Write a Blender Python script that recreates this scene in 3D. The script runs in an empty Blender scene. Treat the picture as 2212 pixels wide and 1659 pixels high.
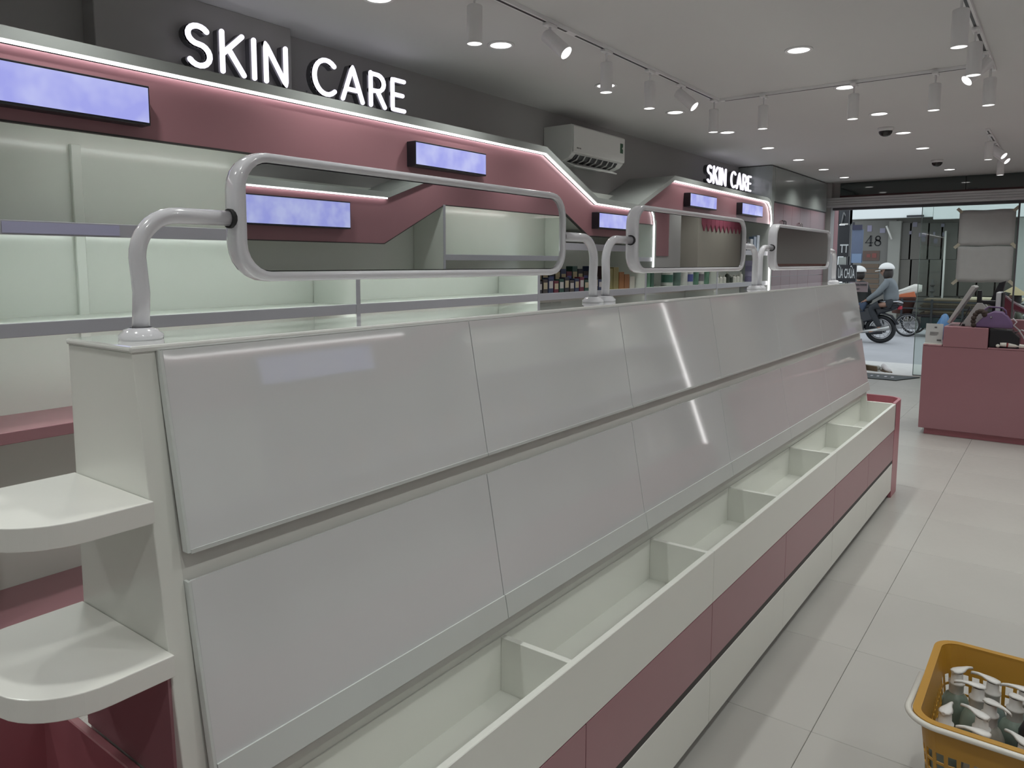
import bpy, bmesh, math, random
from mathutils import Vector, Matrix
random.seed(7)
S = bpy.context.scene
COL = S.collection
R = math.radians
PI = math.pi

# ------------------------------------------------------------------ camera, world, exposure
cd = bpy.data.cameras.new('camera')
cam = bpy.data.objects.new('camera', cd)
COL.objects.link(cam)
cam.location = (0, 0, 1.6)
cam.rotation_euler = (R(90 - 5.980), 0, R(37.617))
cd.sensor_fit = 'HORIZONTAL'
cd.sensor_width = 36
cd.lens = 1614.5 / 2212 * 36
cd.shift_x = (1106 - 1057.7) / 2212
cd.shift_y = (739.1 - 829.5) / 2212
cd.clip_start = 0.02
cd.clip_end = 200
S.camera = cam

w = bpy.data.worlds.new('world')
S.world = w
w.use_nodes = True
bg = w.node_tree.nodes['Background']
bg.inputs[0].default_value = (0.80, 0.88, 0.95, 1)
bg.inputs[1].default_value = 1.35
S.view_settings.view_transform = 'Standard'
S.view_settings.look = 'None'
S.view_settings.gamma = 1
S.view_settings.use_curve_mapping = False
S.view_settings.exposure = 0.0
S.cycles.max_bounces = 8
S.cycles.diffuse_bounces = 5
S.cycles.glossy_bounces = 4
S.cycles.transmission_bounces = 6
S.cycles.transparent_max_bounces = 8
S.cycles.sample_clamp_indirect = 4
S.cycles.caustics_reflective = False
S.cycles.caustics_refractive = False
S.cycles.use_denoising = True

DOWN = 3.0       # radiance of downlight diffusers
DOWN_W = 28.0    # beam of each downlight
TRACK_W = 11.0    # beam of each track spot
TRACK = 3.0      # radiance of track spot lenses
LED = 6.5        # white LED lines on the fascias
SHELF_LED = 16.0  # LED bars below the shelves

# ------------------------------------------------------------------ materials
def mat(name, col, rough=0.5, metal=0.0, coat=0.0, emit=None, es=1.0, vary=0.04, scale=6.0, alpha=1.0, trans=0.0, bump=0.0, spec=0.5):
    m = bpy.data.materials.new(name)
    m.use_nodes = True
    nt = m.node_tree
    b = nt.nodes['Principled BSDF']
    b.inputs['Roughness'].default_value = rough
    b.inputs['Metallic'].default_value = metal
    b.inputs['Coat Weight'].default_value = coat
    b.inputs['Coat Roughness'].default_value = 0.04
    b.inputs['Alpha'].default_value = alpha
    b.inputs['Transmission Weight'].default_value = trans
    b.inputs['Specular IOR Level'].default_value = spec
    tc = nt.nodes.new('ShaderNodeTexCoord')
    no = nt.nodes.new('ShaderNodeTexNoise')
    no.inputs['Scale'].default_value = scale
    no.inputs['Detail'].default_value = 3
    nt.links.new(tc.outputs['Object'], no.inputs['Vector'])
    mx = nt.nodes.new('ShaderNodeMix')
    mx.data_type = 'RGBA'
    mx.inputs[6].default_value = tuple(c * (1 - vary) for c in col[:3]) + (1,)
    mx.inputs[7].default_value = tuple(min(1, c * (1 + vary)) for c in col[:3]) + (1,)
    nt.links.new(no.outputs['Fac'], mx.inputs[0])
    nt.links.new(mx.outputs[2], b.inputs['Base Color'])
    if bump:
        bp = nt.nodes.new('ShaderNodeBump')
        bp.inputs['Strength'].default_value = bump
        bp.inputs['Distance'].default_value = 0.002
        nt.links.new(no.outputs['Fac'], bp.inputs['Height'])
        nt.links.new(bp.outputs['Normal'], b.inputs['Normal'])
    if emit:
        b.inputs['Emission Color'].default_value = tuple(emit) + (1,)
        b.inputs['Emission Strength'].default_value = es
    return m

WHITE = mat('white_laminate', (0.76, 0.77, 0.73), 0.28, vary=0.02, spec=0.45)
GLOSS = mat('white_gloss_top', (0.82, 0.83, 0.81), 0.05, vary=0.01, coat=1.0)
SHELFW = mat('white_shelf', (0.72, 0.75, 0.71), 0.3, vary=0.02)
SHELFEDGE = mat('shelf_edge_grey', (0.40, 0.40, 0.45), 0.3, vary=0.02)
ACR = mat('frosted_acrylic', (0.69, 0.70, 0.715), 0.05, vary=0.04, scale=2.5, coat=1.0)
ACREDGE = mat('acrylic_edge', (0.62, 0.65, 0.64), 0.15)
BOARD = mat('slant_board', (0.64, 0.64, 0.61), 0.35)
PINK = mat('pink_laminate', (0.335, 0.165, 0.19), 0.30, vary=0.03)
PINKD = mat('pink_inner', (0.42, 0.16, 0.19), 0.32, vary=0.03)
WALLM = mat('wall_paint', (0.40, 0.39, 0.39), 0.7, vary=0.03, scale=2)
CEIL = mat('ceiling_paint', (0.70, 0.70, 0.70), 0.8, vary=0.03, scale=1.2)
METALW = mat('white_enamel_tube', (0.72, 0.72, 0.77), 0.16, coat=0.7, vary=0.01)
LAMPW = mat('lamp_white', (0.85, 0.85, 0.86), 0.35, vary=0.01)
BLACK = mat('black_plastic', (0.012, 0.012, 0.016), 0.35)
RUBBER = mat('black_rubber', (0.015, 0.016, 0.018), 0.6)
DARKGAP = mat('dark_recess', (0.04, 0.035, 0.035), 0.6)
STEEL = mat('steel', (0.55, 0.55, 0.56), 0.25, metal=1.0)
ALU = mat('shutter_alu', (0.62, 0.62, 0.64), 0.34, metal=0.5, vary=0.05)
CABG = mat('grey_gloss_cabinet', (0.33, 0.36, 0.35), 0.22, vary=0.03, coat=0.4)
LAMP_E = mat('lamp_diffuser', (1, 1, 1), 0.5, emit=(1.0, 0.99, 0.96), es=DOWN)
TRACK_E = mat('spot_lens', (1, 1, 1), 0.5, emit=(1.0, 0.99, 0.96), es=TRACK)
LED_E = mat('led_line', (1, 1, 1), 0.5, emit=(1.0, 0.97, 0.97), es=LED)
SLED_E = mat('shelf_led', (1, 1, 1), 0.5, emit=(0.93, 1.0, 0.95), es=SHELF_LED)
SLED_D = mat('shelf_led_dim', (1, 1, 1), 0.5, emit=(0.93, 1.0, 0.96), es=SHELF_LED*0.07)
SLED_M = mat('shelf_led_medium', (1, 1, 1), 0.5, emit=(0.93, 1.0, 0.96), es=SHELF_LED*0.4)
SIGN_E = mat('sign_letter_face', (1, 1, 1), 0.5, emit=(0.90, 0.86, 1.0), es=1.25)
SIGN_B = mat('sign_letter_side', (0.09, 0.09, 0.095), 0.5)
MIRROR = mat('mirror_silver', (0.80, 0.83, 0.82), 0.01, metal=1.0, vary=0.0)
PAPER = mat('paper', (0.52, 0.53, 0.53), 0.8, vary=0.06, scale=14)
TAPE = mat('masking_tape', (0.55, 0.52, 0.42), 0.7)
YELLOW = mat('yellow_plastic', (0.46, 0.24, 0.03), 0.4, vary=0.05)
OFFW = mat('offwhite_plastic', (0.68, 0.66, 0.61), 0.3)

# display screens: pale lavender, faint cloudy variation
DISP = bpy.data.materials.new('display_screen'); DISP.use_nodes = True
_n = DISP.node_tree; _b = _n.nodes['Principled BSDF']
_b.inputs['Base Color'].default_value = (0.02, 0.02, 0.03, 1); _b.inputs['Roughness'].default_value = 0.15
_tc = _n.nodes.new('ShaderNodeTexCoord'); _no = _n.nodes.new('ShaderNodeTexNoise'); _no.inputs['Scale'].default_value = 9
_r = _n.nodes.new('ShaderNodeValToRGB')
_r.color_ramp.elements[0].position = 0.35; _r.color_ramp.elements[0].color = (0.36, 0.38, 0.84, 1)
_r.color_ramp.elements[1].position = 0.68; _r.color_ramp.elements[1].color = (0.52, 0.55, 0.90, 1)
_n.links.new(_tc.outputs['Object'], _no.inputs['Vector']); _n.links.new(_no.outputs['Fac'], _r.inputs[0])
_n.links.new(_r.outputs[0], _b.inputs['Emission Color']); _b.inputs['Emission Strength'].default_value = 0.95

# clear glass (thin)
GLASS = bpy.data.materials.new('clear_glass'); GLASS.use_nodes = True
_n = GLASS.node_tree; _o = _n.nodes['Material Output']; _n.nodes.remove(_n.nodes['Principled BSDF'])
_t = _n.nodes.new('ShaderNodeBsdfTransparent'); _t.inputs[0].default_value = (0.86, 0.90, 0.88, 1)
_g = _n.nodes.new('ShaderNodeBsdfGlossy'); _g.inputs['Roughness'].default_value = 0.02
_f = _n.nodes.new('ShaderNodeFresnel'); _f.inputs[0].default_value = 1.45
_m = _n.nodes.new('ShaderNodeMixShader')
_n.links.new(_f.outputs[0], _m.inputs[0]); _n.links.new(_t.outputs[0], _m.inputs[1]); _n.links.new(_g.outputs[0], _m.inputs[2]); _n.links.new(_m.outputs[0], _o.inputs[0])

# floor: large glossy tiles in soft mottled grey
def floor_mat(name, col, rough):
    m = mat(name, col, rough, vary=0.10, scale=1.3, coat=0.0)
    nt = m.node_tree; b = nt.nodes['Principled BSDF']
    no = nt.nodes.new('ShaderNodeTexNoise'); no.inputs['Scale'].default_value = 22; no.inputs['Detail'].default_value = 6
    mr = nt.nodes.new('ShaderNodeMapRange'); mr.inputs[3].default_value = rough - 0.06; mr.inputs[4].default_value = rough + 0.10
    tc = nt.nodes.new('ShaderNodeTexCoord')
    nt.links.new(tc.outputs['Object'], no.inputs['Vector']); nt.links.new(no.outputs['Fac'], mr.inputs[0]); nt.links.new(mr.outputs[0], b.inputs['Roughness'])
    return m
TILE = floor_mat('floor_tile', (0.46, 0.45, 0.43), 0.30)
GROUT = mat('grout', (0.36, 0.35, 0.335), 0.8)
ROAD = mat('road', (0.40, 0.40, 0.41), 0.85, vary=0.12, scale=1.5, bump=0.3)
PAVE = mat('pavement', (0.62, 0.61, 0.58), 0.85, vary=0.10, scale=8, bump=0.3)

# ------------------------------------------------------------------ mesh helpers
def B(): return bmesh.new()

def box(bm, x0, x1, y0, y1, z0, z1, bev=0.0, seg=1):
    x0, x1 = min(x0, x1), max(x0, x1); y0, y1 = min(y0, y1), max(y0, y1); z0, z1 = min(z0, z1), max(z0, z1)
    v = [bm.verts.new(p) for p in ((x0,y0,z0),(x1,y0,z0),(x1,y1,z0),(x0,y1,z0),(x0,y0,z1),(x1,y0,z1),(x1,y1,z1),(x0,y1,z1))]
    fs = [bm.faces.new([v[i] for i in q]) for q in ((3,2,1,0),(4,5,6,7),(0,1,5,4),(1,2,6,5),(2,3,7,6),(3,0,4,7))]
    if bev:
        es = list({e for f in fs for e in f.edges})
        bmesh.ops.bevel(bm, geom=es, offset=bev, segments=seg, affect='EDGES', profile=0.5)
    return bm

def prism(bm, pts, axis, a, b, bev=0.0):
    """extrude a 2-D polygon along axis from a to b; pts are the other two coords in xyz order"""
    def mk(p, t):
        q = list(p); q.insert(axis, t); return bm.verts.new(q)
    A = [mk(p, a) for p in pts]; C = [mk(p, b) for p in pts]
    n = len(pts)
    fs = [bm.faces.new(A), bm.faces.new(list(reversed(C)))]
    for i in range(n):
        fs.append(bm.faces.new([A[i], C[i], C[(i + 1) % n], A[(i + 1) % n]]))
    bmesh.ops.recalc_face_normals(bm, faces=fs)
    if bev:
        es = [e for f in fs[:2] for e in f.edges]
        bmesh.ops.bevel(bm, geom=list(set(es)), offset=bev, segments=2, affect='EDGES', profile=0.5)
    return bm

def tube(bm, pts, r, n=10, closed=False, caps=True, sx=1.0):
    pts = [Vector(p) for p in pts]; m = len(pts)
    rr = r if isinstance(r, (list, tuple)) else [r] * m
    T = []
    for i in range(m):
        if closed: t = pts[(i + 1) % m] - pts[i - 1]
        else: t = pts[min(i + 1, m - 1)] - pts[max(i - 1, 0)]
        T.append(t.normalized())
    up = Vector((0, 0, 1)) if abs(T[0].z) < 0.9 else Vector((1, 0, 0))
    nrm = (up - T[0] * up.dot(T[0])).normalized()
    rings = []
    for i in range(m):
        nrm = (nrm - T[i] * nrm.dot(T[i])).normalized()
        bi = T[i].cross(nrm)
        rings.append([bm.verts.new(pts[i] + (nrm * math.cos(2*PI*k/n) + bi * math.sin(2*PI*k/n) * sx) * rr[i]) for k in range(n)])
    for i in range(m if closed else m - 1):
        a, b2 = rings[i], rings[(i + 1) % m]
        for k in range(n):
            f = bm.faces.new([a[k], a[(k + 1) % n], b2[(k + 1) % n], b2[k]]); f.smooth = True
    if caps and not closed:
        bm.faces.new(list(reversed(rings[0]))); bm.faces.new(rings[-1])
    return bm

def lathe(bm, prof, c=(0, 0, 0), n=20, smooth=True):
    """prof: list of (r, z)"""
    rings = []
    for r, z in prof:
        if r < 1e-6: rings.append([bm.verts.new((c[0], c[1], c[2] + z))])
        else: rings.append([bm.verts.new((c[0] + r*math.cos(2*PI*k/n), c[1] + r*math.sin(2*PI*k/n), c[2] + z)) for k in range(n)])
    for a, b2 in zip(rings, rings[1:]):
        for k in range(n):
            q = []
            for v in (a[k % len(a)], a[(k+1) % len(a)], b2[(k+1) % len(b2)], b2[k % len(b2)]):
                if v not in q: q.append(v)
            if len(q) >= 3:
                try: f = bm.faces.new(q); f.smooth = smooth
                except ValueError: pass
    return bm

def arc(cy, cz, r, a0, a1, n):
    return [(cy + r*math.cos(R(a0 + (a1-a0)*i/n)), cz + r*math.sin(R(a0 + (a1-a0)*i/n))) for i in range(n + 1)]

def rrect(y0, y1, z0, z1, r, n=6):
    return arc(y1-r, z1-r, r, 0, 90, n) + arc(y0+r, z1-r, r, 90, 180, n) + arc(y0+r, z0+r, r, 180, 270, n) + arc(y1-r, z0+r, r, 270, 360, n)

def rot(bm, axis, ang, c=(0,0,0), verts=None):
    bmesh.ops.rotate(bm, verts=verts or bm.verts, cent=c, matrix=Matrix.Rotation(ang, 3, axis))
    return bm

def obj(name, bm, m, parent=None, smooth=False):
    bmesh.ops.recalc_face_normals(bm, faces=bm.faces)
    me = bpy.data.meshes.new(name); bm.to_mesh(me); bm.free()
    o = bpy.data.objects.new(name, me)
    if m: me.materials.append(m)
    if smooth:
        for p in me.polygons: p.use_smooth = True
    COL.objects.link(o)
    if parent:
        o.parent = parent
        if parent.type == 'EMPTY' and parent.get('abs'): o.location = -Vector(parent.location)
    return o

def thing(name, label, cat, loc=(0,0,0), group=None, rz=0.0, local=False):
    """Empty at the thing's base; parts are built in world coordinates unless local"""
    o = bpy.data.objects.new(name, None); o.empty_display_size = 0.1
    COL.objects.link(o); o.location = loc; o.rotation_euler = (0, 0, rz)
    o['label'] = label; o['category'] = cat
    if group: o['group'] = group
    if not local: o['abs'] = 1
    return o

def tag(o, label, cat, group=None):
    o['label'] = label; o['category'] = cat
    if group: o['group'] = group
    return o

def struct(name, bm, m, parent=None):
    o = obj(name, bm, m, parent)
    if not parent: o['kind'] = 'structure'
    return o

def setmesh_origin(o, loc):
    """move a top-level mesh's origin to loc"""
    o.data.transform(Matrix.Translation(-Vector(loc))); o.location = loc
    return o

def copy_tree(o, parent=None):
    c = o.copy(); COL.objects.link(c); c.parent = parent
    for ch in list(o.children): copy_tree(ch, c)
    return c

NTH = ['leftmost', 'second', 'third', 'fourth', 'fifth', 'sixth', 'seventh', 'eighth', 'ninth', 'tenth', 'eleventh', 'twelfth', 'thirteenth', 'fourteenth', 'fifteenth', 'sixteenth', 'seventeenth', 'eighteenth', 'nineteenth', 'twentieth', 'twenty-first', 'twenty-second', 'twenty-third', 'twenty-fourth']
ORD = ['nearest', 'second', 'third', 'fourth', 'fifth', 'sixth', 'seventh', 'eighth', 'ninth', 'tenth', 'eleventh', 'twelfth']

# ------------------------------------------------------------------ room shell
XL, XR, YB, YF, ZC = -3.30, 1.97, -1.6, 12.05, 2.785
# floor slab (grout colour) with tiles as pieces
bm = B(); box(bm, XL-0.1, XR+0.1, YB-0.1, YF+0.10, -0.15, -0.006)
floor = struct('floor', bm, GROUT)
tiles = {}
TW = 0.685
def tile_mesh(wx, wy):
    k = (round(wx, 3), round(wy, 3))
    if k not in tiles:
        bm = B(); box(bm, -wx/2, wx/2, -wy/2, wy/2, -0.012, 0.0, 0.0015)
        me = bpy.data.meshes.new('tile'); bm.to_mesh(me); bm.free(); me.materials.append(TILE); tiles[k] = me
    return tiles[k]
ox, oy = -0.60, 2.59
i0 = math.floor((XL - ox) / TW); j0 = math.floor((YB - oy) / TW)
for i in range(i0, i0 + 10):
    for j in range(j0, j0 + 22):
        sh = 0.0
        a, b_ = max(XL, ox + i*TW), min(XR, ox + (i+1)*TW)
        c_, d = max(YB, oy + sh + j*TW), min(YF + 0.1, oy + sh + (j+1)*TW)
        if b_ - a < 0.02 or d - c_ < 0.02: continue
        g = 0.0014
        o = bpy.data.objects.new('tile', tile_mesh(b_-a-g, d-c_-g)); COL.objects.link(o); o.parent = floor
        o.location = ((a+b_)/2, (c_+d)/2, 0)
bm = B(); box(bm, XL-0.1, XR+0.1, YB-0.1, YF+0.15, ZC, ZC+0.1); struct('ceiling', bm, CEIL)
bm = B(); box(bm, XL-0.12, XL, YB-0.1, YF+0.1, 0, ZC)
wl = struct('wall_left', bm, WALLM)
bm = B(); box(bm, XL, -3.20, 1.52, 2.50, 2.2, ZC, 0.003); obj('wall_pillar', bm, WALLM, wl)
bm = B(); box(bm, -3.222, -3.20, 1.40, 1.44, 1.02, 2.08, 0.003); obj('batten', bm, SHELFW, wl)
bm = B(); box(bm, XR, XR+0.12, YB-0.1, YF+0.1, 0, ZC); struct('wall_right', bm, WALLM)
bm = B(); box(bm, XL-0.12, XR+0.12, YB-0.2, YB, 0, ZC); struct('wall_back', bm, WALLM)
# front wall: column, lintel with dark glass, right part
bm = B(); box(bm, XL-0.1, -2.83, YF-0.12, YF+0.10, 0, ZC)
wf = struct('wall_front', bm, WALLM)
bm = B(); box(bm, -2.83, -2.745, YF, YF+0.10, 2.42, ZC); obj('lintel_column', bm, WALLM, wf)
LG = mat('dark_lintel_glass', (0.016, 0.036, 0.034), 0.04, vary=0.02, coat=1.0, spec=0.9)
for k in range(3):
    x0 = -2.745 + k*1.575
    bm = B(); box(bm, x0+0.003, x0+1.572, YF+0.02, YF+0.06, 2.56, ZC); obj('lintel_panel', bm, LG, wf)
bm = B(); box(bm, -0.30, XR, YF-0.02, YF+0.10, 0, 2.42); obj('front_partition', bm, WALLM, wf)
bm = B(); box(bm, -2.745, XR, YF+0.065, YF+0.14, 2.42, ZC+0.05); obj('lintel_backing', bm, mat('dark_backing', (0.05,0.03,0.03), 0.6), wf)
bm = B(); box(bm, -2.745, XR, YF-0.005, YF+0.02, 2.566, 2.60, 0.002); obj('red_trim', bm, mat('dark_red_trim', (0.10,0.03,0.035), 0.4), wf)
bm = B(); box(bm, XL, -2.92, 11.905, YF-0.12, 0, 2.42); obj('filler_panel', bm, WALLM, wf)

# roller shutter box with ridged slats
sh = thing('roller_shutter', 'grey metal roller shutter rolled up above the open shop entrance', 'shutter', (-0.4, YF-0.05, 2.42))
bm = B(); box(bm, -2.93, XR-0.02, YF-0.13, YF-0.02, 2.425, 2.565, 0.004); obj('housing', bm, ALU, sh)
for k in range(4):
    bm = B(); box(bm, -2.93, XR-0.02, YF-0.142, YF-0.131, 2.432+k*0.034, 2.460+k*0.034, 0.004); obj('slat', bm, ALU, sh)
bm = B(); box(bm, -2.93, XR-0.02, YF-0.02, YF+0.09, 2.39, 2.43, 0.003); obj('bottom_rail', bm, mat('dark_rail', (0.10,0.10,0.11), 0.4), sh)

# ------------------------------------------------------------------ downlights
def lamp(name, parent, loc, tilt, az, watts, cone, blend, radius):
    ld = bpy.data.lights.new(name, 'SPOT'); ld.energy = watts; ld.spot_size = cone; ld.spot_blend = blend
    ld.shadow_soft_size = radius; ld.color = (0.975, 1.0, 0.95)
    o = bpy.data.objects.new(name, ld); COL.objects.link(o); o.parent = parent
    M = Matrix.Rotation(az, 4, 'Z') @ Matrix.Rotation(tilt, 4, 'X')
    o.rotation_euler = M.to_euler(); o.location = loc
    return o
def make_downlight():
    t = thing('recessed_downlight', 'x', 'ceiling light', (0,0,0), 'round recessed downlights', local=True)
    bm = B(); lathe(bm, [(0.074, 0.0), (0.076, -0.004), (0.072, -0.007), (0.058, -0.006), (0.056, 0.0)], n=24); obj('ring', bm, LAMPW, t)
    bm = B(); lathe(bm, [(0.0, -0.0045), (0.058, -0.0045)], n=24); obj('diffuser', bm, LAMP_E, t)
    lamp('beam', t, (0, 0, -0.010), 0, 0, DOWN_W, R(128), 0.75, 0.045)
    return t
dl = make_downlight(); used = False
rows = [(-2.52, 'row along the shelving wall', [-1.08, 0.055, 1.19, 2.456, 3.37, 4.54, 5.657, 6.79, 7.95, 9.05, 10.16, 11.26]),
        (-1.265, 'row above the display gondola', [-1.0, 0.2, 1.3, 3.32, 4.458, 5.567, 6.70, 7.79, 8.93, 10.05, 11.13]),
        (0.0, 'row above the right aisle', [-0.9, 0.3, 1.5, 2.7, 3.9, 5.1, 6.3, 7.5, 8.7, 9.9, 11.1]),
        (1.22, 'row along the right wall', [-0.9, 0.4, 1.7, 3.1, 4.4, 5.7, 7.0, 8.3, 9.6, 10.9])]
for x, nm, ys in rows:
    ys = [y for y in ys]
    for k, y in enumerate(ys):
        if abs(x + 1.265) < 0.01 and k == 9: continue
        o = dl if not used else copy_tree(dl); used = True
        o.location = (x, y, ZC)
        o['label'] = '%s round recessed downlight in the ceiling %s' % (ORD[k], nm)

# ------------------------------------------------------------------ track rails and spots
def rail(name, p, q, label):
    t = thing(name, label, 'light track', p)
    d = (Vector(q) - Vector(p)); L = d.length; hw = 0.017
    if abs(d.x) > abs(d.y):
        bm = B(); box(bm, p[0], q[0], p[1]-hw, p[1]+hw, ZC-0.018, ZC-0.0005); obj('rail', bm, LAMPW, t)
        bm = B(); box(bm, p[0]+0.03, q[0]-0.03, p[1]-0.006, p[1]+0.006, ZC-0.0195, ZC-0.017); obj('slot', bm, BLACK, t)
    else:
        bm = B(); box(bm, p[0]-hw, p[0]+hw, p[1], q[1], ZC-0.018, ZC-0.0005); obj('rail', bm, LAMPW, t)
        n = max(1, round(L / 1.0))
        for k in range(n):
            a = p[1] + L*k/n; b_ = p[1] + L*(k+1)/n
            bm = B(); box(bm, p[0]-0.006, p[0]+0.006, a+0.03, b_-0.06, ZC-0.0195, ZC-0.017); obj('slot', bm, BLACK, t)
rail('light_track', (-2.085, 0.4, ZC), (-2.085, 5.40, ZC), 'long white ceiling track on the left running towards the entrance')
rail('light_track', (-2.065, 5.42, ZC), (-0.455, 5.42, ZC), 'white ceiling track crossing the shop between the two long tracks')
rail('light_track', (-0.44, 0.4, ZC), (-0.44, 5.60, ZC), 'white ceiling track at the right above the aisle')
rail('light_track', (-0.64, 8.0, ZC), (-0.64, 10.0, ZC), 'short far ceiling track near the shop entrance')

def make_spot(tilt, az):
    t = thing('track_spotlight', 'x', 'spotlight', (0,0,0), 'white cylinder track spotlights', local=True)
    bm = B(); box(bm, -0.016, 0.016, -0.045, 0.045, -0.034, -0.0185, 0.003); obj('adapter', bm, LAMPW, t)
    bm = B(); tube(bm, [(0,0,-0.03), (0,0,-0.085)], 0.006, 8); obj('stem', bm, LAMPW, t)
    bm = B(); lathe(bm, [(0.0,-0.0), (0.030,0.0), (0.0335,-0.004), (0.0335,-0.150), (0.0345,-0.158), (0.0325,-0.160), (0.0322,-0.154)], n=20)
    M = Matrix.Rotation(az, 4, 'Z') @ Matrix.Rotation(tilt, 4, 'X')
    off = Matrix.Translation((0, 0, -0.085)) @ M @ Matrix.Translation((0, 0, 0.03 if tilt else 0.0))
    bmesh.ops.transform(bm, matrix=off, verts=bm.verts); obj('lamp_body', bm, LAMPW, t)
    bm = B(); lathe(bm, [(0.0,-0.157), (0.0322,-0.157)], n=20)
    bmesh.ops.transform(bm, matrix=off, verts=bm.verts); obj('lens', bm, TRACK_E, t)
    tip = off @ Vector((0, 0, -0.162)); lamp('beam', t, tip, tilt, az, TRACK_W, R(70), 0.6, 0.025)
    if tilt:
        bm = B(); bmesh.ops.create_icosphere(bm, subdivisions=2, radius=0.017, matrix=Matrix.Translation((0,0,-0.085))); obj('joint', bm, LAMPW, t, True)
    return t
sp0 = make_spot(0, 0); spT = make_spot(R(48), R(-90)); spU = make_spot(R(48), R(128)); spV = make_spot(R(50), R(-115))
spots = [(-2.085, 2.60, sp0, 'nearest upright spotlight on the left track'), (-2.085, 3.19, spT, 'nearest tilted spotlight on the left track, lens turned to the aisle'),
         (-2.085, 3.76, sp0, 'upright spotlight on the left track just past the near tilted one'), (-2.085, 4.30, sp0, 'upright spotlight on the left track before the far tilted one'),
         (-2.085, 4.76, spT, 'far tilted spotlight on the left track'), (-2.085, 5.34, sp0, 'upright spotlight at the corner end of the left track'),
         (-1.76, 5.42, sp0, 'upright spotlight on the cross track nearest the corner'), (-1.18, 5.42, sp0, 'upright spotlight in the middle of the cross track'),
         (-0.72, 5.42, sp0, 'upright spotlight on the cross track nearest the right track'),
         (-0.44, 3.93, sp0, 'big upright spotlight on the right track at the top edge'), (-0.44, 4.55, sp0, 'upright spotlight on the right track beside the tilted one'),
         (-0.44, 5.08, spU, 'tilted spotlight on the right track seen side on, unlit side to the camera'), (-0.44, 5.45, sp0, 'upright spotlight at the far end of the right track'),
         (-0.64, 8.25, sp0, 'upright spotlight on the short far track, nearest one'), (-0.64, 8.75, spV, 'first tilted spotlight on the short far track'),
         (-0.64, 9.2, spV, 'second tilted spotlight on the short far track'), (-0.64, 9.75, sp0, 'upright spotlight at the far end of the short track'),
         (-2.085, 1.3, sp0, 'upright spotlight on the left track above the shop interior, out of frame')]
seen = set()
for x, y, p, lab in spots[:-1]:
    o = p if id(p) not in seen else copy_tree(p); seen.add(id(p))
    o.location = (x, y, ZC); o['label'] = 'white cylinder ' + lab

# dome cameras
def dome(x, y, lab):
    t = thing('dome_camera', lab, 'security camera', (x, y, ZC))
    bm = B(); lathe(bm, [(0.0,0),(0.062,0),(0.064,-0.012),(0.056,-0.03)], (x,y,ZC), 20); obj('housing', bm, LAMPW, t)
    bm = B(); lathe(bm, [(0.056,-0.03),(0.052,-0.048),(0.036,-0.066),(0.016,-0.074),(0,-0.076)], (x,y,ZC), 20); obj('dome', bm, mat('smoked_dome', (0.02,0.02,0.02), 0.06), t)
dome(-1.345, 7.43, 'dark smoked dome security camera on ceiling beside a downlight, the nearer one')
dome(-1.27, 10.06, 'dark smoked dome security camera on ceiling near the entrance, the farther one')

# ------------------------------------------------------------------ lit shelving wall unit (left and right side)
def interp(pts, y):
    for (a, za), (b_, zb) in zip(pts, pts[1:]):
        if a <= y <= b_: return za + (zb-za) * ((y-a)/(b_-a) if b_ > a else 0)
    return pts[-1][1] if y > pts[-1][0] else pts[0][1]

def ribbon(bm, ys, zt, zb, x0, x1):
    """plate following two z profiles along Y"""
    V = [[bm.verts.new((x, y, z(y))) for x in (x0, x1) for z in (zb, zt)] for y in ys]
    for a, b_ in zip(V, V[1:]):
        bm.faces.new([a[0], b_[0], b_[1], a[1]]); bm.faces.new([a[2], a[3], b_[3], b_[2]])
        bm.faces.new([a[1], b_[1], b_[3], a[3]]); bm.faces.new([a[0], a[2], b_[2], b_[0]])
    bm.faces.new([V[0][0], V[0][1], V[0][3], V[0][2]]); bm.faces.new([V[-1][0], V[-1][2], V[-1][3], V[-1][1]])
    return bm

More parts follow.
